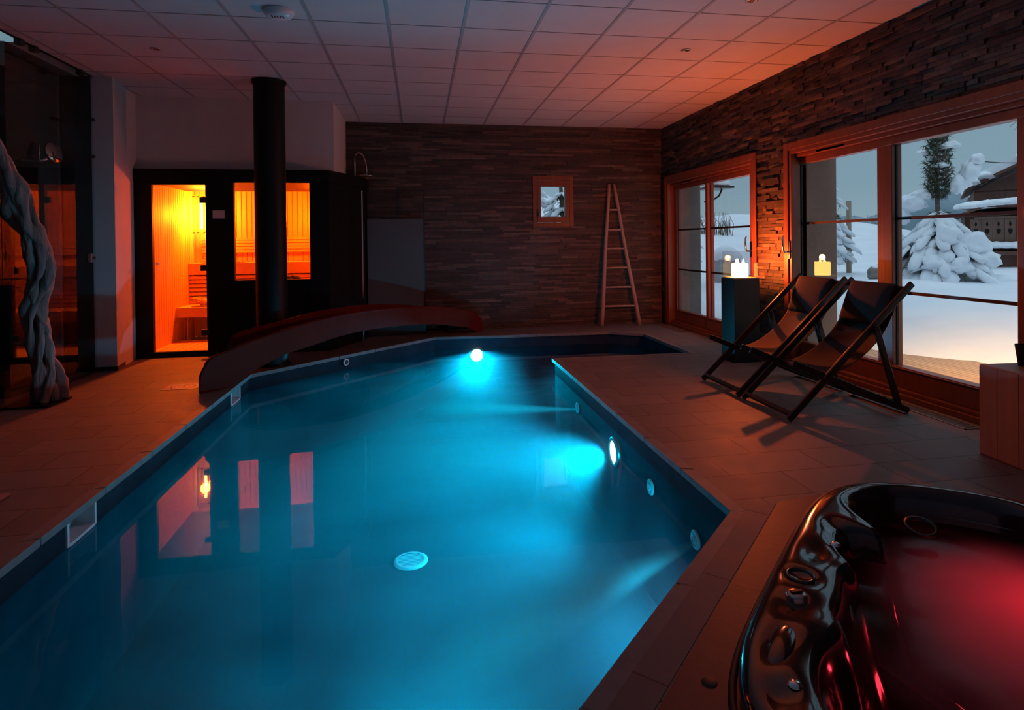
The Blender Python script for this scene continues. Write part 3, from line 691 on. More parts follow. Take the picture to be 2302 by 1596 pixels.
for k in range(7):
    pts = []; rad = []; inner_ = k >= 5
    for i in range(150):
        t = i/149; c = cat(cl, t); z = c.z
        ph = (2*PI*k/5+z*3.6+.35*math.sin(z*3.1+k)) if not inner_ else (PI*k-z*5.2)
        rr = .060+.018*math.sin(z*6.3+k*1.9)+(.03*max(0, .35-z)/.35) - (.012 if inner_ else 0)
        if 1.42 < z < 1.66 and k in (2, 3): rr += .035*math.sin(PI*(z-1.42)/.24)
        pts.append(c+Vector((math.cos(ph)*rr, math.sin(ph)*rr, 0)))
        rad.append((.034+.012*math.sin(z*8.3+k*2.4)+.006*math.sin(z*23+k)+.016*max(0, .3-z)/.3)*(.95 if not inner_ else .8))
    m.tube(pts, rad, 18)
for v in m.v:
    q = noise.noise(Vector((v.x*34, v.y*34, v.z*3.0)))*.014+noise.noise(Vector((v.x*90, v.y*90, v.z*6)))*.006+noise.noise(Vector((v.x*6, v.y*6, v.z*5)))*.012
    c = cat(cl, max(0, v.z)/3.0); d = (v-Vector((c.x, c.y, v.z)))
    if d.length > 1e-4: v += d.normalized()*q
m.build('braided_stem', M['trunk'], tr_)
m = MB(); m.prism([(-.19, -.225), (.15, -.225), (.17, .09), (-.17, .09)], .002, .016); m.build('base_plate', M['black'], tr_)

# ------------------------------------------------------------------ glass screen on the left
gs = empty('glass_screen', (XG, 0, 0), label='tall dark reflecting glass screen along the left side of the room', cat='glass screen')
for y0, y1 in ((-1.5, 1.2), (1.21, 3.9), (3.91, 5.63), (5.64, 7.085)):
    m = MB(); m.box((-.005, y0, .012), (.005, y1, CEIL-.006)); m.build('glass_panel', M['screenglass'], gs)
m = MB(); m.box((-.012, -1.5, .0015), (.012, 7.085, .012)); m.box((-.012, -1.5, CEIL-.012), (.012, 7.085, CEIL-.005)); m.build('channel', M['darksteel'], gs)
for z in (2.62, 2.24):
    m = MB(); m.box((-.015, 6.98, z-.012), (.02, 7.092, z+.012)); m.lathe([(.0005, 0), (.018, 0), (.018, .02), (.0005, .02)], (.008, 7.05, z), 16, (1, 0, 0)); m.build('clamp', M['darksteel'], gs)
for y in (5.9, 6.1, 6.85):
    m = MB(); m.box((-.02, y-.03, CEIL-.055), (.03, y+.03, CEIL-.006)); m.build('clamp', M['darksteel'], gs)
cb = empty('push_button', (XG+.008, 6.98, 1.19), label='small steel call button fixed on the glass screen edge', cat='push button')
m = MB(); m.box((0, -.045, -.045), (.03, .045, .045)); m.build('button_housing', M['steel'], cb, bevel=.005)
m = MB(); m.lathe([(.0005, .012), (.014, .012), (.016, 0), ], (.031, 0, 0), 20, (1, 0, 0)); m.build('button_cap', M['darksteel'], cb)
so = empty('overhead_shower', (-3.42, 6.47, 2.15), label='chrome shower head and tap behind the left glass screen', cat='shower head')
m = MB(); m.lathe([(.0005, .02), (.09, .014), (.105, .0), (.0005, -.006)], (.02, .05, .05), 28, (.9, -.2, .2)); m.build('rose', M['chrome'], so)
m = MB(); m.tube([(-.08, -.1, -.05), (.0, -.08, -.04), (.03, -.07, -.02)], .014, 10); m.tube([(-.02, -.1, -.04), (-.02, -.1, .10)], .006, 8); m.build('mixer', M['chrome'], so)

# ------------------------------------------------------------------ terrace doors
XP = 3.92
def terrace_door(idx, y0, y1, panes, hy, bars):
    d = empty('door_%d' % idx, (0, 0, 0)); struct(d)
    m = MB()
    m.box((XR-.045, y0-.0, 0), (XR+.14, y0+.075, DZ)); m.box((XR-.045, y1-.075, 0), (XR+.14, y1, DZ)); m.box((XR-.045, y0+.075, DZ-.075), (XR+.14, y1-.075, DZ))
    m.box((XR-.06, y0-.04, 0), (XR-.045, y0+.035, DZ+.04)); m.box((XR-.06, y1-.035, 0), (XR-.045, y1+.04, DZ+.04)); m.box((XR-.06, y0+.035, DZ-.035), (XR-.045, y1-.035, DZ+.04))
    m.box((XR-.03, y0+.075, 0), (XR+.14, y1-.075, .045)); m.box((XR-.005, y0+.075, .045), (XR+.14, y1-.075, .075)); m.box((XR+.0, y0+.075, DZ-.11), (XR+.13, y1-.075, DZ-.075))
    m.build('door_frame', M['frame'], d, bevel=.004)
    lim = [y0+.075, (panes[0][1]+panes[1][0])/2, y1-.075]
    for k, (a, b) in enumerate(panes):
        xo = XP-.055 if k == 0 else XP-.035
        s = empty('sliding_panel', (0, 0, 0)); s.parent = d
        ya = lim[k] if k == 0 else lim[1]-.012; yb = lim[2] if k == 1 else lim[1]+.012
        z0, z1 = .246, 2.075; m = MB(); x0, x1 = xo, XP+.04
        m.box((x0, ya, .078), (x1, yb, z0)); m.box((x0, ya, z1), (x1, yb, DZ-.112)); m.box((x0, ya, z0), (x1, a, z1)); m.box((x0, b, z0), (x1, yb, z1))
        m.box((x0-.008, ya, z0-.02), (x0, yb, z0-.008)); m.build('sash', M['frame'], s, bevel=.004)
        g = MB(); g.box((XP-.004, a, z0), (XP+.004, b, z1)); g.build('glass_pane', M['glass'], s)
        g = MB()
        for z in bars: g.box((XP-.012, a, z-.012), (XP+.012, b, z+.012))
        g.build('glazing_bar', M['rubber'], s)
        g = MB(); g.box((XP-.02, a-.001, z0), (XP-.004, a+.008, z1)); g.box((XP-.02, b-.008, z0), (XP-.004, b+.001, z1)); g.build('gasket', M['rubber'], s)
    h = MB(); xs = XR-.045
    h.box((xs-.012, hy-.017, 1.10), (xs, hy+.017, 1.28)); h.tube([(xs, hy, 1.17), (xs-.055, hy, 1.17), (xs-.07, hy, 1.19), (xs-.075, hy+.0, 1.26), (xs-.068, hy+.01, 1.32), (xs-.055, hy+.015, 1.34)], [.010, .010, .011, .010, .009, .007], 10)
    h.build('door_handle', M['chrome'], d)
    h = MB(); h.box((XR+.012, (panes[1][0]+panes[1][1])/2-.2, DZ-.105), (XR+.0, (panes[1][0]+panes[1][1])/2+.2, DZ-.085)); h.build('air_vent', M['darkwood'], d)
    return d
terrace_door(1, D1[0], D1[1], [(6.70, 7.78), (7.89, 8.85)], 6.53, (1.463, .86))
terrace_door(2, D2[0], D2[1], [(3.40, 4.48), (4.67, 5.76)], 5.79, (1.463, .852))
# small casement window in the back wall
w = empty('window_3', (0, 0, 0)); struct(w)
m = MB(); x0, x1, z0, z1 = W3
m.box((x0-.02, YB-.03, z0-.02), (x0+.045, YB+.10, z1+.02)); m.box((x1-.045, YB-.03, z0-.02), (x1+.02, YB+.10, z1+.02)); m.box((x0+.045, YB-.03, z0-.02), (x1-.045, YB+.10, z0+.04)); m.box((x0+.045, YB-.03, z1-.045), (x1-.045, YB+.10, z1+.02))
m.build('window_frame', M['frame'], w, bevel=.004)
m = MB(); g0, g1, gz0, gz1 = 1.845, 2.225, 1.69, 2.15
m.box((x0+.05, YB-.04, z0+.045), (g0, YB+.04, z1-.05)); m.box((g1, YB-.04, z0+.045), (x1-.05, YB+.04, z1-.05)); m.box((g0, YB-.04, z0+.045), (g1, YB+.04, gz0)); m.box((g0, YB-.04, gz1), (g1, YB+.04, z1-.05))
m.build('casement', M['frame'], w, bevel=.005)
m = MB(); m.box((g0, YB-.002, gz0), (g1, YB+.004, gz1)); m.build('glass_pane', M['glass'], w)
m = MB(); m.box((g0-.05, YB-.05, 1.70), (g0-.03, YB-.04, 1.80)); m.tube([(g0-.04, YB-.05, 1.77), (g0-.04, YB-.075, 1.77), (g0-.04, YB-.08, 1.69)], .007, 8); m.build('window_handle', M['chrome'], w)

# ------------------------------------------------------------------ floor grates
def grate(x0, x1, y0, y1, lab):
    e = empty('floor_grate', ((x0+x1)/2, (y0+y1)/2, 0), label=lab, cat='floor grate'); hx, hy = (x1-x0)/2, (y1-y0)/2
    m = MB(); m.box((-hx, -hy, .001), (-hx+.01, hy, .006)); m.box((hx-.01, -hy, .001), (hx, hy, .006)); m.box((-hx, -hy, .001), (hx, -hy+.01, .006)); m.box((-hx, hy-.01, .001), (hx, hy, .006)); m.build('rim', M['steel'], e)
    m = MB(); m.box((-hx+.01, -hy+.01, .0008), (hx-.01, hy-.01, .0015), 1); k = int(2*hy/.022)
    for i in range(k): y = -hy+.012+i*.022; m.box((-hx+.01, y, .0015), (hx-.01, y+.009, .005), 0)
    m.build('slats', [M['steel'], M['rubber']], e)
grate(3.62, 3.755, 3.55, 5.05, 'long metal floor grate beneath the near terrace door')
grate(3.62, 3.755, 8.12, 8.84, 'short dark floor grate beside the far terrace door')

# ------------------------------------------------------------------ candle pillar
pl = empty('lantern_pillar', (3.42, 6.14, 0), label='tall square black pillar beside the far terrace door', cat='pillar')
m = MB(); m.box((-.145, -.145, .012), (.145, .145, .885)); m.build('shaft', M['pillar'], pl, bevel=.004)
m = MB(); m.box((-.16, -.16, 0), (.16, .16, .012)); m.build('foot_plate', M['pillar'], pl)
ln = empty('glass_lantern', (3.42, 6.14, .886), label='open square glass lantern standing on the black pillar', cat='lantern')
m = MB(); m.box((-.142, -.142, 0), (.142, .142, .012)); m.build('tray', mat('lantern_tray', (.55, .40, .28), .4), ln)
m = MB(); t = .004; a = .135
m.box((-a, -a, .012), (-a+t, a, .295)); m.box((a-t, -a, .012), (a, a, .295)); m.box((-a+t, -a, .012), (a-t, -a+t, .295)); m.box((-a+t, a-t, .012), (a-t, a, .295))
m.build('glass_shade', M['lampglass'], ln)
cd = empty('candle', (3.42, 6.14, .899), label='thick glowing pillar candle burning inside the glass lantern', cat='candle')
m = MB(); m.lathe([(.0005, 0), (.084, 0), (.086, .02), (.086, .135), (.078, .148), (.066, .135), (.0005, .128)], (0, 0, 0), 36); m.build('wax', M['wax'], cd)
for dx, dy in ((-.035, .01), (.035, -.01), (.0, .04)):
    m = MB(); m.tube([(dx, dy, .128), (dx, dy, .138)], .0025, 6); m.build('wick', M['rubber'], cd)
    m = MB(); m.lathe([(.0005, .0), (.010, .008), (.013, .022), (.010, .040), (.005, .056), (.0003, .066)], (dx, dy, .131), 14); m.build('flame', M['flame'], cd)
light('candle_light', 'POINT', (0, 0, .20), (1., .125, .02), 108, cd, .03)

# ------------------------------------------------------------------ deck chairs
def deck_chair(y0, lab, tan):
    wd = .66; e = empty('deck_chair', (2.575, y0, 0), label=lab, cat='deck chair', group='folding deck chairs')
    def X(x): return x-2.575
    ys = (.018, wd-.018)
    for y in ys:
        m = MB(); m.bar((X(2.565), y, .018), (X(3.575), y, .965), .024, .048, (0, 0, 1)); m.build('long_rail', M['darkwood'], e, bevel=.005)
    for y in (.045, wd-.045):
        m = MB(); m.bar((X(2.62), y, .415), (X(3.56), y, .022), .024, .046); m.build('base_rail', M['darkwood'], e, bevel=.005)
    for y in (-.008, wd+.008):
        m = MB(); m.bar((X(3.25), y, .655), (X(3.44), y, .055), .022, .046, (1, 0, 0)); m.build('prop_strut', M['darkwood'], e, bevel=.004)
    for nm, p, r in (('foot_bar', (X(2.60), 0, .05), .0), ('back_bar', (X(3.44), 0, .075), .016), ('top_bar', (X(3.535), 0, .925), .017), ('seat_bar', (X(2.90), 0, .312), .018), ('base_bar', (X(3.53), 0, .035), 0.)):
        m = MB(); q = Vector(p); a = q+Vector((0, .02, 0)); b = q+Vector((0, wd-.02, 0))
        if r: m.tube([a, b], r, 12)
        else: m.bar(a, b, .045, .026, (.73, 0, .69))
        m.build(nm, M['darkwood'], e)
    for k in range(4):
        m = MB(); m.box((X(3.40-.055*k), .034, .085+.022*k), (X(3.42-.055*k), .058, .115+.022*k)); m.build('notch', M['darkwood'], e)
    prof = [(2.885, .325), (2.95, .318), (3.05, .345), (3.16, .40), (3.27, .48), (3.36, .575), (3.42, .665), (3.465, .76), (3.50, .85), (3.535, .945)]
    m = MB(); yy = [.065+(wd-.13)*j/8 for j in range(9)]; vs = []
    for i, (x, z) in enumerate(prof):
        s = math.sin(PI*i/(len(prof)-1))
        for j, y in enumerate(yy): q = 1-(2*j/8-1)**2; vs.append((X(x)+.02*s*q, y, z-.028*s*q))
    m.add(vs, [(i*9+j, i*9+j+1, (i+1)*9+j+1, (i+1)*9+j) for i in range(len(prof)-1) for j in range(8)], 0, True)
    m.build('sling', M['canvas_tan'] if tan else M['canvas_dark'], e, solid=.003, sub=1)
    m = MB(); cp = [(3.525, .955), (3.505, .93), (3.475, .86), (3.445, .78), (3.415, .70), (3.385, .635)]; vs = []
    for i, (x, z) in enumerate(cp):
        for j in range(9):
            y = .075+(wd-.15)*j/8; q = 1-(2*j/8-1)**4; b = .018*q*math.sin(PI*min(1, i/5+.05)); vs.append((X(x)-b, y, z+b*.3))
    m.add(vs, [(i*9+j, i*9+j+1, (i+1)*9+j+1, (i+1)*9+j) for i in range(len(cp)-1) for j in range(8)], 0, True)
    m.build('head_cushion', M['cushion'], e, solid=.028, sub=1)
    return e
deck_chair(3.935, 'dark wooden folding deck chair nearest the camera with dark head cushion', False)
deck_chair(4.645, 'dark wooden folding deck chair beside the lantern pillar with brown sling', True)

# ------------------------------------------------------------------ block table and cups
bt = empty('block_table', (3.30, 3.15, 0), math.radians(-4), label='red brown solid wood block table at the right edge', cat='side table')
m = MB(); m.box((0, -.62, .0), (.50, 0, .54)); m.build('block', M['oak'], bt, bevel=.012)
m = MB()
for y in (-.13, -.27, -.45): m.box((-.0008, y, .005), (.004, y+.0025, .532))
m.build('crack', M['darkwood'], bt)
cp = empty('black_cup', (3.50, 3.03, .5405), label='black tapered cup standing on the block table', cat='cup')
m = MB(); m.lathe([(.0005, 0), (.036, 0), (.052, .125), (.048, .125), (.034, .006), (.0005, .006)], (0, 0, 0), 32); m.build('cup_body', M['black'], cp)
c2 = MB(); c2.lathe([(.0005, 0), (.034, 0), (.046, .10), (.043, .10), (.031, .006), (.0005, .006)], (3.475, 2.925, .5405), 32, mi=0)
o = c2.build('pink_cup', varied('pink_clay', (.60, .27, .22), (.68, .32, .26), 5, .5)); tag(o, 'pinkish tapered cup in front of the black cup', 'cup')

# ------------------------------------------------------------------ hot tub
TC = Vector((2.15, 1.39)); TH = 1.10; ROT = math.radians(45.6)
tub = empty('hot_tub', (TC.x, TC.y, 0), label='black acrylic hot tub sunk in the floor with red glowing water', cat='hot tub')
def sq(t, half, rad, dip=0.):
    # rounded square radius at angle t (before rotation)
    c, s = abs(math.cos(t)), abs(math.sin(t)); p = 4.4
    return half/((c**p+s**p)**(1/p))
NA = 288
def lobe(t, c, w): 
    d = (t-c+PI) % (2*PI)-PI; return math.exp(-(d/w)**2)
rings = []
def ring(fn):
    rings.append([fn(2*PI*k/NA) for k in range(NA)])
def pt(t, r, z):
    return Vector((r*math.cos(t+ROT), r*math.sin(t+ROT), z))
def inner(t):
    # inner contour: open corner seats, soft ridges between them, a broader shoulder on the pool side
    return sq(t, 1.0, .4)-.02-.12*lobe(t, PI/2+.30, .62)-.17*lobe(t, 1.10, .075)-.04*lobe(t, 1.50, .07)-.035*lobe(t, 2.0, .07)-.12*lobe(t, 2.75, .10)-.10*lobe(t, .22, .09)-.12*lobe(t, 4.0, .10)-.12*lobe(t, 5.3, .10)
DIPS = [(1.49, 2.12, .10, .045, .030), (1.33, 1.98, .05, .05, .035), (1.20, 1.83, .085, .055, .022), (1.04, 1.66, .12, .045, .030), (.93, 1.47, .07, .05, .03), (1.70, 2.33, .07, .04, .02)]
def dip(p):
    z = 0
    for wx, wy, a, b, dz in DIPS:
        d = Vector((p.x+TC.x-wx, p.y+TC.y-wy)); u = d.x*.714+d.y*.70; w = -d.x*.70+d.y*.714
        q = (u/a)**2+(w/b)**2; z -= .55*dz*math.exp(-q)
    return z
RO = [(TH-.03, 0.), (TH, .012), (TH+.004, .06), (TH-.005, .082), (TH-.03, .095)]
for h, z in RO: ring(lambda t, h=h, z=z: pt(t, sq(t, h, .3), z))
for j in range(10):
    f = j/9; ring(lambda t, f=f: (lambda p: p+Vector((0, 0, dip(p))))(pt(t, sq(t, TH-.05, .3)*(1-f)+(inner(t)+.02)*f, .100+.010*math.sin(PI*f)-.014*f)))
ring(lambda t: pt(t, inner(t)-.003, .060)); ring(lambda t: pt(t, inner(t)-.022, .0))
ring(lambda t: pt(t, inner(t)-.045, -.08)); ring(lambda t: pt(t, inner(t)-.07, -.22)); ring(lambda t: pt(t, (inner(t)-.10)*.97, -.40)); ring(lambda t: pt(t, inner(t)*.62, -.45)); ring(lambda t: pt(t, inner(t)*.52, -.80)); ring(lambda t: pt(t, .02, -.82))
m = MB(); vs = [v for r in rings for v in r]
m.add(vs, [(i*NA+k, i*NA+(k+1) % NA, (i+1)*NA+(k+1) % NA, (i+1)*NA+k) for i in range(len(rings)-1) for k in range(NA)], 0, True)
m.build('shell', M['acrylic'], tub)
# gasket lip outside
m = MB(); m.tube([pt(2*PI*k/120, sq(2*PI*k/120, TH+.02, .3), .008) for k in range(121)], .012, 8, cap=False); m.build('gasket', M['rubber'], tub)
def loc(wx, wy): return Vector((wx-TC.x, wy-TC.y))
p = loc(1.235, 1.865); dl = empty('air_control', (p.x, p.y, .092)); dl.parent = tub; tag(dl, 'round metal air control knob')
m = MB(); m.lathe([(.0005, .02), (.026, .02), (.034, .014), (.036, 0)], (0, 0, 0), 32); m.build('knob', mat('satin_knob', (.45, .36, .35), .25, .9), dl)
m = MB(); m.bar((-.02, 0, .024), (.02, 0, .024), .012, .008); m.build('pointer', M['darksteel'], dl)
p = loc(2.16, 2.35); m = MB(); m.lathe([(.062, .0), (.066, .012), (.054, .016), (.05, .0)], (p.x, p.y, .02), 36, (-.1, -.25, 1)); m.build('filter_ring', M['darksteel'], tub)
for wx, wy, s in ((1.05, 1.66, 1.),):
    p = loc(wx, wy); m = MB(); m.blob((p.x, p.y, .088), (.12, .038, .014), 3, .03, 1, 3, rot=Matrix.Rotation(math.radians(46), 3, 'Z')); m.build('headrest_pillow', M['acrylic'], tub)
p = loc(1.33, 1.985); m = MB(); m.lathe([(.050, .0), (.052, .012), (.040, .012), (.036, -.03), (.0005, -.034)], (p.x, p.y, .088), 32); m.build('cup_holder', M['acrylic'], tub)
for wx, wy in ((.985, 1.50), (1.60, 2.16)):
    p = loc(wx, wy); m = MB(); m.lathe([(.0005, .008), (.014, .008), (.02, 0)], (p.x, p.y, .095), 18); m.build('jet_nozzle', M['chrome'], tub)
def tubwater():
    # whitish churned foam in the middle, clear dark edge also painting the glow's fade
    m = bpy.data.materials.new('foaming_tub_water'); m.use_nodes = True; t = m.node_tree; t.nodes.clear(); n = t.nodes.new; k = t.links.new
    o = n('ShaderNodeOutputMaterial'); d = n('ShaderNodeBsdfDiffuse'); d.inputs[0].default_value = (.40, .29, .32, 1)
    tr = n('ShaderNodeBsdfTranslucent'); tr.inputs[0].default_value = (.95, .55, .60, 1)
    a = n('ShaderNodeMixShader'); a.inputs[0].default_value = .5; k(d.outputs[0], a.inputs[1]); k(tr.outputs[0], a.inputs[2])
    tp = n('ShaderNodeBsdfTransparent'); tp.inputs[0].default_value = (.5, .45, .45, 1)
    gl = n('ShaderNodeBsdfGlossy'); gl.inputs['Roughness'].default_value = .12; fr = n('ShaderNodeLayerWeight'); fr.inputs[0].default_value = .12
    cw = n('ShaderNodeMixShader'); k(fr.outputs['Fresnel'], cw.inputs[0]); k(tp.outputs[0], cw.inputs[1]); k(gl.outputs[0], cw.inputs[2])
    tc = n('ShaderNodeTexCoord'); mp = n('ShaderNodeMapping'); mp.inputs['Location'].default_value = (-2.27, -1.45, 0); k(tc.outputs['Object'], mp.inputs[0])
    ln = n('ShaderNodeVectorMath'); ln.operation = 'LENGTH'; k(mp.outputs[0], ln.inputs[0])
    nz = n('ShaderNodeTexNoise'); nz.inputs['Scale'].default_value = 2.2; nz.inputs['Detail'].default_value = 1; k(tc.outputs['Object'], nz.inputs['Vector'])
    ad = n('ShaderNodeMath'); ad.operation = 'MULTIPLY_ADD'; ad.inputs[1].default_value = .5; k(nz.outputs['Fac'], ad.inputs[0]); k(ln.outputs['Value'], ad.inputs[2])
    mr = n('ShaderNodeMapRange'); mr.interpolation_type = 'SMOOTHSTEP'; mr.inputs['From Min'].default_value = .72; mr.inputs['From Max'].default_value = 1.22; mr.inputs['To Min'].default_value = 1.; mr.inputs['To Max'].default_value = .0
    k(ad.outputs[0], mr.inputs['Value']); b = n('ShaderNodeMixShader'); k(mr.outputs[0], b.inputs[0]); k(cw.outputs[0], b.inputs[1]); k(a.outputs[0], b.inputs[2]); k(b.outputs[0], o.inputs[0])
    return m
m = MB(); vs = [Vector((0, 0, -.03))]; K = 10
for j in range(1, K+1):
    for k in range(NA): t = 2*PI*k/NA; vs.append(pt(t, (inner(t)-.03)*j/K, -.03+.006*noise.noise(Vector((math.cos(t)*j*.5, math.sin(t)*j*.5, 0)))*(1 if j < K else 0)))
fs = [(0, 1+k, 1+(k+1) % NA) for k in range(NA)]+[(1+(j-1)*NA+k, 1+j*NA+k, 1+j*NA+(k+1) % NA, 1+(j-1)*NA+(k+1) % NA) for j in range(1, K) for k in range(NA)]
m.off = Vector((0, 0, 0)); m.add([v+Vector((TC.x, TC.y, 0)) for v in vs], fs, 0, True)
o = m.build('tub_water', tubwater(), recalc=False); tag(o, 'misty red lit water bubbling in the hot tub', 'water', kind='stuff')
light('tub_lamp', 'POINT', (.12, .40, -.32), (1., .03, .06), 4.5, tub, .05)
light('tub_lamp_soft', 'POINT', (-.28, .25, -.60), (1., .20, .22), .5, tub, .08)
m = MB(); m.prism([(-.52, .40), (.665, 1.60), (1.725, 2.752), (1.97, 2.80), (2.16, 2.80), (2.16, 1.39), (.6, .0), (-.1, .0)], .0022, .006)
# the board surround under the tub lip: only the strip outside the tub shell
m = MB(); m.prism([(-.48, .42), (1.725, 2.752), (1.99, 2.795), (2.02, 2.72), (.66, 1.33), (-.28, .35)], .0022, .007)
struct(m.build('trim_3', M['surround']))
m = MB(); m.lathe([(.0005, .0085), (.022, .0085), (.024, .007)], (.82, 1.665, 0), 24); o = m.build('floor_plug', M['rubber']); tag(o, 'small round black plug in the board beside the hot tub', 'plug')

# ------------------------------------------------------------------ ceiling fittings, floor sign, floor sheet
sd = empty('smoke_detector', (-1.03, 4.94, CEIL-.0), label='round white smoke detector on the ceiling', cat='smoke detector')
m = MB(); m.lathe([(.11, -.001), (.112, -.016), (.095, -.04), (.06, -.055), (.0005, -.058)], (0, 0, 0), 40); m.build('housing', M['white'], sd)
m = MB()
for k in range(5): m.box((-.045+k*.02, -.05, -.0605), (-.037+k*.02, -.01+.0, -.052))
m.build('vent_slots', M['darksteel'], sd)
for i, (x, y) in enumerate(((2.48, 5.40), (2.46, 4.215), (-2.31, 6.04))):
    e = empty('recessed_spotlight', (x, y, CEIL), label=['unlit recessed ceiling spot above the right deck', 'unlit recessed ceiling spot cut by the top edge of the photo', 'unlit recessed ceiling spot over the left deck'][i], cat='ceiling spotlight', group='recessed ceiling spots')
    m = MB(); m.lathe([(.045, -.001), (.045, -.006), (.032, -.009), (.028, -.003)], (0, 0, 0), 28); m.build('bezel', M['steel'], e)
    m = MB(); m.lathe([(.028, -.004), (.0005, -.002)], (0, 0, 0), 24); m.build('lens', M['darksteel'], e)
sg = empty('floor_sign', (-2.16, 6.14, 0), label='square floor tile sign with pale ring emblem beside the slide', cat='floor sign')
m = MB(); m.box((-.155, -.12, .001), (.14, .12, .003)); m.build('plate', M['signblue'], sg)
m = MB(); m.lathe([(.105, 0), (.105, .001), (.088, .001), (.088, 0)], (0, 0, .003), 40)
m.bar((-.05, -.05, .0036), (.05, .06, .0036), .03, .001); m.bar((.02, -.02, .0036), (-.03, .05, .0036), .022, .001); m.blob((.045, .055, .0036), (.018, .018, .001), 1, 0, 1, 2)
m.build('emblem', M['signwhite'], sg)
m = MB(); m.box((-2.60, 3.0, .001), (-2.13, 3.65, .012)); o = m.build('floor_sheet', varied('reddish_sheet', (.42, .20, .17), (.5, .25, .21), 30, .9, .3, 90), bevel=.003); tag(o, 'corner of a flat reddish sheet on the floor at the left edge', 'mat')  # thin reddish rectangle lying on the floor

# ------------------------------------------------------------------ outdoors
def hgt(x, y):
    def ss(a, b, v): t = min(1, max(0, (v-a)/(b-a))); return t*t*(3-2*t)
    z = .03+.36*ss(4.9, 8.5, x)*(1-.0*y)+.10*ss(5, 7, y)*ss(4.6, 5.4, x)
    z += 1.9*ss(13, 30, y)*ss(30, 16, x-.0*y) + 1.1*ss(13, 34, y)*ss(10, 30, x)*.6
    z += .10*noise.noise(Vector((x*.55, y*.55, 1)))*ss(4.8, 6.5, x)+.25*noise.noise(Vector((x*.12, y*.12, 5)))*ss(7, 14, x)
    if y > 9.9 and x < 5: z = max(z, .3+.9*ss(9.9, 13, y))
    return z
m = MB(); G = []
xs = [4.37+(i/70)**2.0*70 for i in range(71)]; ysl = [-1.55+(j/110)**1.5*75 for j in range(111)]
for i, x in enumerate(xs):
    for j, y in enumerate(ysl): G.append((x, y, hgt(x, y)))
nj = len(ysl); m.add(G, [(i*nj+j, (i+1)*nj+j, (i+1)*nj+j+1, i*nj+j+1) for i in range(70) for j in range(110)], 0, True)
o = m.build('snow_ground', M['snow']); tag(o, 'snow covered garden ground beyond the terrace doors', 'snow', kind='stuff')
m = MB(); G = []
for i in range(41):
    for j in range(41):
        x = -14+18.3*i/40; y = 9.72+(j/40)**1.4*50; G.append((x, y, hgt(4.4, y)*.3+1.15+.14*(y-9.7)+.05*(x+2)*0+.12*noise.noise(Vector((x*.8, y*.8, 2)))-.22*(x-1.6)*math.exp(-(y-9.7)/6)))
m.add(G, [(i*41+j, (i+1)*41+j, (i+1)*41+j+1, i*41+j+1) for i in range(40) for j in range(40)], 0, True)
o = m.build('snow_bank', M['snow']); tag(o, 'snow slope seen through the small back window', 'snow', kind='stuff')
m = MB()
for k in range(18): m.box((4.37+k*.062, 3.0, -.02), (4.37+k*.062+.055, 6.2, .058))
o = m.build('terrace_boards', M['deckboard']); struct(o)
# warm lamp under the eave, lighting the snow by the near door
el = empty('eave_lamp', (4.42, 4.05, 2.45), label='small warm outdoor lamp above the near terrace door', cat='lamp')
m = MB(); m.lathe([(.0005, .05), (.04, .05), (.05, .0), (.045, 0)], (0, 0, 0), 20); m.build('lamp_housing', M['darksteel'], el)
light('eave_light', 'SPOT', (0, 0, -.02), (1., .50, .15), 560, el, .06, (.55, .12, -1), math.radians(105), 1.)

# mountains
def ridge(name, pts, depth, lab):
    m = MB(); V = []; n = len(pts)
    for x, y, z in pts:
        d = Vector((x, y, 0)).normalized()
        V += [(x, y, -5), (x+d.x*depth*.0, y, z*.55), (x+d.x*depth*.5, y+d.y*depth*.5, z), (x+d.x*depth, y+d.y*depth, -5)]
    m.add(V, [(i*4+k, (i+1)*4+k, (i+1)*4+k+1, i*4+k+1) for i in range(n-1) for k in range(3)], 0, True)
    return tag(m.build(name, M['mount']), lab, 'mountain')
import itertools
def fan(a0, a1, R, zs):
    out = []
    for i, z in enumerate(zs):
        a = math.radians(a0+(a1-a0)*i/(len(zs)-1)); out.append((R*math.sin(a), R*math.cos(a), z))
    return out
ridge('mountain', fan(34, 50, 420, [8, 12, 15, 17, 15, 18, 24, 30, 33, 29, 24, 19, 14, 8]), 80, 'hazy blue mountain ridge far behind the snowy garden')

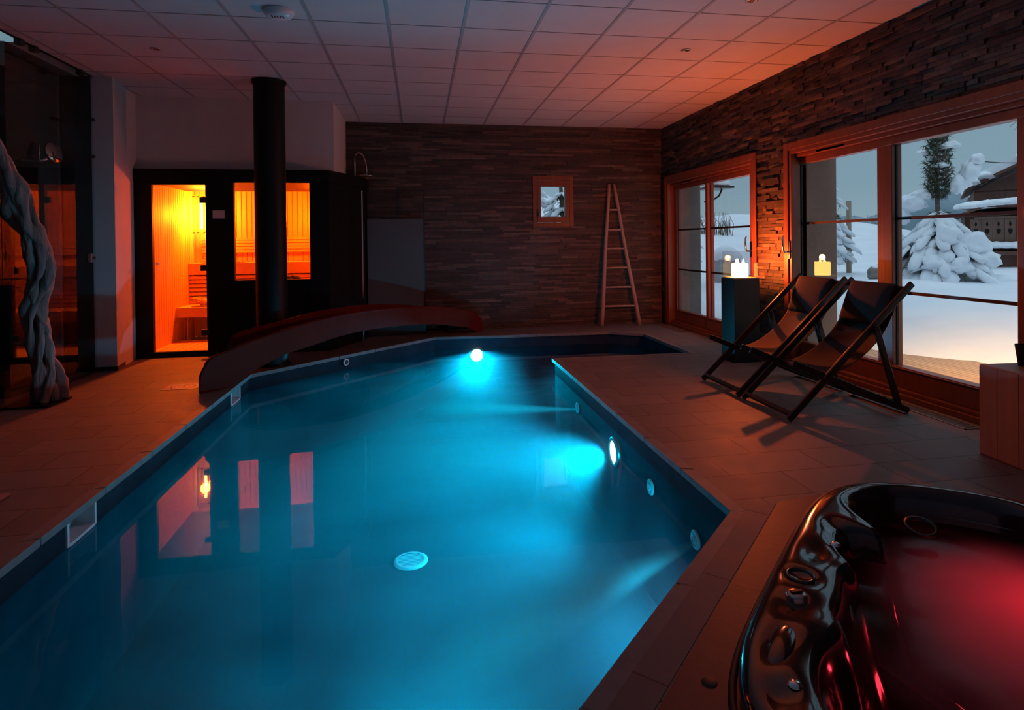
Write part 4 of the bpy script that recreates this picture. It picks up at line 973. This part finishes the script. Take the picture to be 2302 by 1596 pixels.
def snowy_tree(base, H, name, lab, tiers, skirt, seed, tall=True, spread=.85):
    rnd = random.Random(seed); e = empty(name, base, label=lab, cat='tree')
    tk = MB(); tk.tube([(0, 0, -.1), (.02, 0, H*.35), (-.03, .02, H*.7), (0, 0, H)], [.06, .05, .035, .012], 10)
    ne = MB(); sn = MB()
    for zi, (z, r, dr, cnt, ss_) in enumerate(tiers):
        for k in range(cnt):
            a = 2*PI*(k+rnd.random()*.5)/cnt+zi*.7; rr = r*rnd.uniform(.8, 1.1)
            p0 = Vector((0, 0, z)); p1 = Vector((math.cos(a)*rr*.55, math.sin(a)*rr*.55, z+.02)); p2 = Vector((math.cos(a)*rr, math.sin(a)*rr, z-dr*rnd.uniform(.8, 1.2)))
            tk.tube([p0, p1, p2], [.022, .016, .008], 6)
            # needles: tufts of thin blades along the branch
            for s in range(44):
                t = rnd.uniform(.15, 1); c = p0.lerp(p1, t*2) if t < .5 else p1.lerp(p2, t*2-1)
                d = Vector((rnd.uniform(-1, 1), rnd.uniform(-1, 1), rnd.uniform(-1.2, .3))).normalized()*rnd.uniform(.08, .17)
                w = Vector((-d.y, d.x, .0)).normalized()*.006 if abs(d.x)+abs(d.y) > 1e-3 else Vector((.006, 0, 0))
                ne.add([c-w, c+w, c+d, c+Vector((0, 0, .012))], [(0, 1, 2), (0, 2, 3), (1, 3, 2), (0, 3, 1)], 0)
            if ss_ > 0 and rnd.random() > .13:
                for s in range(3):
                    t = .35+.3*s; c = p0.lerp(p1, t*2) if t < .5 else p1.lerp(p2, min(1, t*2-1))
                    yaw = Matrix.Rotation(a, 3, 'Z') @ Matrix.Rotation(math.atan2(dr, r)*(.5+.8*t), 3, 'Y')
                    sn.blob(c+Vector((0, 0, .045*ss_)), (.20*ss_*(1+.3*t), .075*ss_*(1+.4*t), .07*ss_), rnd.randint(0, 99), .3, 1.6, 2, rot=yaw, flat=.6)
    for (x, y, z, rx, ry, rz) in skirt: sn.blob((x, y, z), (rx, ry, rz), rnd.randint(0, 99), .28, 1.7, 3, flat=.7)
    tk.build('trunk', M['bark'], e)
    f = ne.build('needles', M['needle'], e, recalc=False); f['kind'] = 'stuff'
    s = sn.build('snow_load', M['snow'], e); return e
T1 = (10.0, 10.4, .35)
# in the tree's own frame r = to the right seen from the room
rx, ry = math.cos(math.radians(-44)), math.sin(math.radians(-44))
def F(r, d, z): return (rx*r-ry*d, ry*r+rx*d, z)
tiers = [(.50, .85, .42, 10, 1.15), (.78, .88, .60, 11, 1.25), (1.0, .74, .62, 10, 1.2), (1.18, .56, .52, 8, 1.1), (1.30, .36, .32, 6, .9), (1.42, .24, .12, 4, .0)]+[(z, .25-.06*abs(z-2.2), -.16, 6, 0) for z in (1.75, 1.86, 1.97, 2.08, 2.19, 2.30, 2.41, 2.52, 2.63, 2.74, 2.85)]
skirt = []
for r, d, z, a, b, c in ((-.42, 0, 1.62, .26, .2, .20), (-.60, 0, 1.40, .17, .16, .24), (-.25, 0, 1.78, .2, .15, .12), (.30, 0, 1.95, .13, .12, .2), (.52, .1, 2.2, .17, .14, .22), (.62, .1, 2.42, .13, .12, .12), (.42, .1, 1.98, .12, .1, .14), (-.22, 0, 2.62, .14, .12, .07), (-.08, 0, 2.50, .1, .1, .07), (.18, 0, 2.72, .2, .16, .09), (.06, -.1, 2.35, .12, .1, .07),
                         (-.72, 0, .85, .26, .2, .17), (-.5, .1, .35, .35, .3, .22), (-.55, -.2, .1, .4, .35, .22), (.55, -.1, .75, .3, .24, .26), (.75, -.1, .5, .22, .2, .2), (.15, -.35, .95, .22, .2, .26), (.9, 0, .05, .45, .4, .18), (-.05, -.5, .45, .25, .22, .2), (.3, -.5, .4, .25, .22, .18)):
    p = F(r, d, z); skirt.append((*p, a, b, c))
snowy_tree(T1, 3.0, 'snowy_spruce', 'snow laden young spruce standing behind the near terrace door', tiers, skirt, 11)
tiers2 = [(.35, .5, .25, 7, 1.0), (.6, .5, .25, 7, 1.0), (.9, .42, .22, 6, .9), (1.2, .34, .2, 6, .8), (1.5, .28, .15, 5, .7), (1.8, .2, .1, 5, .6)]
snowy_tree((9.05, 12.45, .70), 2.1, 'snowy_shrub_tree', 'small snowy conifer beside the wooden post behind the narrow pane', tiers2, [], 21)
snowy_tree((5.55, 12.9, .50), 3.2, 'snowy_conifer', 'dark snowy conifer seen through the far terrace door', [(z, .55-.1*i/6, .25, 8, .9) for i, z in enumerate((.6, .95, 1.3, 1.65, 2.0, 2.35, 2.7))], [], 31)
snowy_tree((1.95, 12.2, 1.25), 1.9, 'snowy_bush', 'snow laden dark branches behind the small back window', [(.25, .7, .3, 7, 1.2), (.55, .7, .3, 7, 1.3), (.9, .6, .25, 7, 1.2), (1.2, .5, .2, 6, 1.1)], [], 41)
snowy_tree((2.75, 11.6, 1.05), 1.9, 'snowy_sapling', 'thin snowy sapling at the right of the small back window', [(.5, .35, .2, 6, .7), (.8, .35, .2, 6, .7), (1.1, .3, .2, 6, .6)], [], 43)
# wooden post
m = MB(); m.tube([(9.62, 12.45, .5), (9.64, 12.47, 2.16)], .055, 12); o = m.build('wooden_post', wood('post_wood', (.34, .24, .18), (.42, .30, .22), 'Z', 4)); tag(o, 'bare wooden post beside the small snowy conifer', 'post')
# twiggy bushes on the skyline
for i, (bx, by, k, h, lab) in enumerate(((11.8, 23.0, 16, .8, 'bare twiggy bush on the skyline behind the far terrace door'), (10.9, 22.8, 9, .6, 'snow dusted low bush left of the bare twiggy bush'), (24.5, 31.0, 24, .9, 'row of bare shrubs on the far ridge behind the narrow pane'))):
    rnd = random.Random(50+i); m = MB(); z0 = hgt(bx, by)-.1; wd = 1.0 if i < 2 else 3.5
    for j in range(k*3):
        px = bx+rnd.uniform(-wd, wd)*.6; py = by-rnd.uniform(-wd, wd)*.3
        m.tube([(px, py, z0), (px+rnd.uniform(-.1, .1), py, z0+h*rnd.uniform(.4, .7)), (px+rnd.uniform(-.25, .25), py, z0+h*rnd.uniform(.7, 1.3))], [.018, .012, .006], 5)
    o = m.build('bare_bush', M['twig']); tag(o, lab, 'bush')
# snow-capped box, rocks, far eave bracket
bx = empty('snowy_box', (6.95, 13.1, hgt(6.95, 13.1)-.05), label='grey box with a thick snow cap in the garden', cat='box')
m = MB(); m.box((-.25, -.2, 0), (.25, .2, .55)); m.build('box_body', M['concrete'], bx)
m = MB(); m.blob((0, 0, .62), (.36, .3, .26), 4, .1, 1.2, 3, flat=.5); m.build('snow_cap', M['snow'], bx)
rnd = random.Random(9)
for i, (x, y, r) in enumerate(((4.95, 8.75, .24), (5.3, 9.2, .22), (5.35, 8.5, .16), (8.9, 10.6, .25))):
    e = empty('garden_rock', (x, y, hgt(x, y)), label=['large grey rock close outside the far terrace door', 'grey rock behind the large rock outside the far terrace door', 'small rock in the snow outside the far terrace door', 'half buried rock low in the narrow pane view'][i], cat='rock')
    m = MB(); m.blob((0, 0, r*.35), (r, r*.8, r*.7), i+3, .35, 1.6, 3); m.build('stone', M['rock'], e)
    m = MB(); m.blob((.0, .0, r*.85), (r*.8, r*.65, r*.3), i+9, .2, 1.4, 3, flat=.4); m.build('snow_cap', M['snow'], e)
ev = empty('eave_bracket', (5.95, 11.2, 2.30), label='snow topped roof edge on a curved bracket beyond the far door', cat='roof eave')
m = MB(); m.box((-.45, -.3, 0), (.02, .3, .04)); m.build('eave_board', M['darkwood'], ev)
m = MB(); m.tube([(-.45, 0, -.25), (-.28, 0, -.22), (-.14, 0, -.13), (-.08, 0, 0)], .018, 8); m.build('bracket', M['darksteel'], ev)
m = MB(); m.blob((-.2, 0, .07), (.25, .32, .17), 2, .15, 1.2, 3, flat=.2); m.build('snow_cap', M['snow'], ev)

# chalets
ang = math.radians(-44)
ch = empty('chalet', (19.5, 18.9, 0), ang, label='brown wooden chalet with thick snow on its roof at right', cat='chalet')
m = MB(); m.box((.1, 0, .2), (7, 6, 2.95)); m.build('wall', M['chalet'], ch)
def slab(m_, x0, z0, x1, z1, y0, y1, th):
    m_.add([(x0, y0, z0), (x1, y0, z1), (x1, y1, z1), (x0, y1, z0), (x0, y0, z0+th), (x1, y0, z1+th), (x1, y1, z1+th), (x0, y1, z0+th)], [(0, 3, 2, 1), (4, 5, 6, 7), (0, 1, 5, 4), (1, 2, 6, 5), (2, 3, 7, 6), (3, 0, 4, 7)])
m = MB(); slab(m, -.14, 2.98, 4.2, 5.2, -.5, 6.5, .10); m.build('roof', M['chalet'], ch)
m = MB(); m.add([(.1, 0, 2.9), (4.2, 0, 2.9), (4.2, 0, 5.1), (.1, .1, 2.9), (4.2, .1, 2.9), (4.2, .1, 5.1)], [(0, 1, 2), (5, 4, 3), (0, 3, 4, 1), (1, 4, 5, 2), (2, 5, 3, 0)]); m.build('gable', M['chalet'], ch)
m = MB()
for k in range(30):
    t = k/29; y = -.8+(k*37 % 11)/11*5; m.blob((.0+4.0*t, min(y, 1.), 3.20+2.1*t), (.30, .5, .2), k, .2, 1.3, 2, flat=.45)
slab(m, -.12, 3.09, 4.2, 5.31, -.48, 6.4, .30); m.build('roof_snow', M['snow'], ch)
lh = empty('lower_chalet', (15.0, 14.7, 0), ang, label='lower brown chalet wing with cut out balcony boards', cat='chalet')
m = MB(); m.box((.0, .6, .2), (6, 4, 1.95)); m.build('wall', M['chalet'], lh)
m = MB(); slab(m, -.25, 1.85, .45, 2.12, -.2, 4, .06); slab(m, .45, 2.12, 6, 2.0, -.2, 4, .06); m.build('roof', M['chalet'], lh)
m = MB()
for k in range(16): t = k/15; m.blob((.1+3.2*t, .3, 2.14+.1*math.sin(t*3)+(.25*max(0, t-.35))), (.38, .65, .16+.14*max(0, t-.3)), k+60, .12, 1.2, 2, flat=.5)
m.build('roof_snow', M['snow'], lh)
m = MB()
for k in range(12):
    x = .12+k*.25; m.box((x, -.02, 1.18), (x+.24, .01, 1.80))
m.box((.2, -.05, 1.80), (3.2, .04, 1.86)); m.box((.2, -.05, 1.12), (3.2, .04, 1.18)); m.build('balcony_boards', wood('balcony_wood', (.13, .07, .055), (.19, .105, .08), 'Z', 4, .8), lh)
for k in range(12):
    x = .24+k*.25; m = MB(); m.add([(x+dx, y, z) for y in (-.026, -.018) for dx, z in ((0, 1.36), (.055, 1.47), (.03, 1.54), (0, 1.51), (-.03, 1.54), (-.055, 1.47))]+[(x+dx, y, z) for y in (-.026, -.018) for dx, z in ((0, 1.58), (.03, 1.65), (0, 1.74), (-.03, 1.65))], [(0, 1, 2, 3, 4, 5), (11, 10, 9, 8, 7, 6), (12, 13, 14, 15), (19, 18, 17, 16)], 0); m.build('cut_out_shade', M['black'], lh, recalc=False)  # black plates paint the dark of the openings onto solid boards
m = MB()
for k in range(14): m.blob((.45+.22*k, -.25, 1.04), (.24, .45, .14), k+80, .08, 1.2, 2, flat=.4)
m.build('ledge_snow', M['snow'], lh)
m = MB(); m.box((.35, -.55, .82), (3.4, .5, .92)); m.box((.6, -.3, .45), (3.4, .6, .82)); m.build('ledge', M['chalet'], lh)
m = MB(); m.prism([(1.25, -.6), (3.4, -.6), (3.4, .2), (1.25, .2)], .0, .72); m.build('stone_wall', M['concrete'], lh)
m = MB(); pts = [(10.71+.42*i, 10.29+.21*i, 2.80+.035*i-.06*math.sin(PI*i/10)) for i in range(11)]; m.tube(pts, .010, 6); o = m.build('overhead_cable', M['rubber']); tag(o, 'thin overhead cable running to the snowy chalet', 'cable')
m = MB(); rnd = random.Random(4)
for k in range(8):
    a_ = Vector((9.35, 7.35, 3.9)); c_ = Vector((8.95+.03*k, 7.5+.02*k, 3.35-.06*k)); d_ = Vector((8.50+.06*k, 7.66-.02*k, 3.02-.07*k+rnd.uniform(-.05, .05)))
    m.tube([a_, a_.lerp(c_, .5)+Vector((0, 0, .06)), c_, d_], [.02, .014, .008, .003], 6)
    m.tube([c_, c_.lerp(d_, .6)+Vector((.05, 0, -.12))], [.006, .002], 5)
m.tube([(10.2, 7.1, -.1), (10.1, 7.1, 1.8), (9.7, 7.25, 3.1), (9.35, 7.35, 3.9)], [.10, .08, .05, .02], 8)
o = m.build('bare_tree', M['twig']); tag(o, 'bare drooping twigs at the top right corner of the glass', 'tree')

# small glowing meshes are seen directly; the lamps beside them carry their light
for m_ in bpy.data.materials:
    if m_.name.startswith(('lamp_lens', 'flame', 'sauna_bulb', 'glowing_wax')): m_.cycles.emission_sampling = 'NONE'
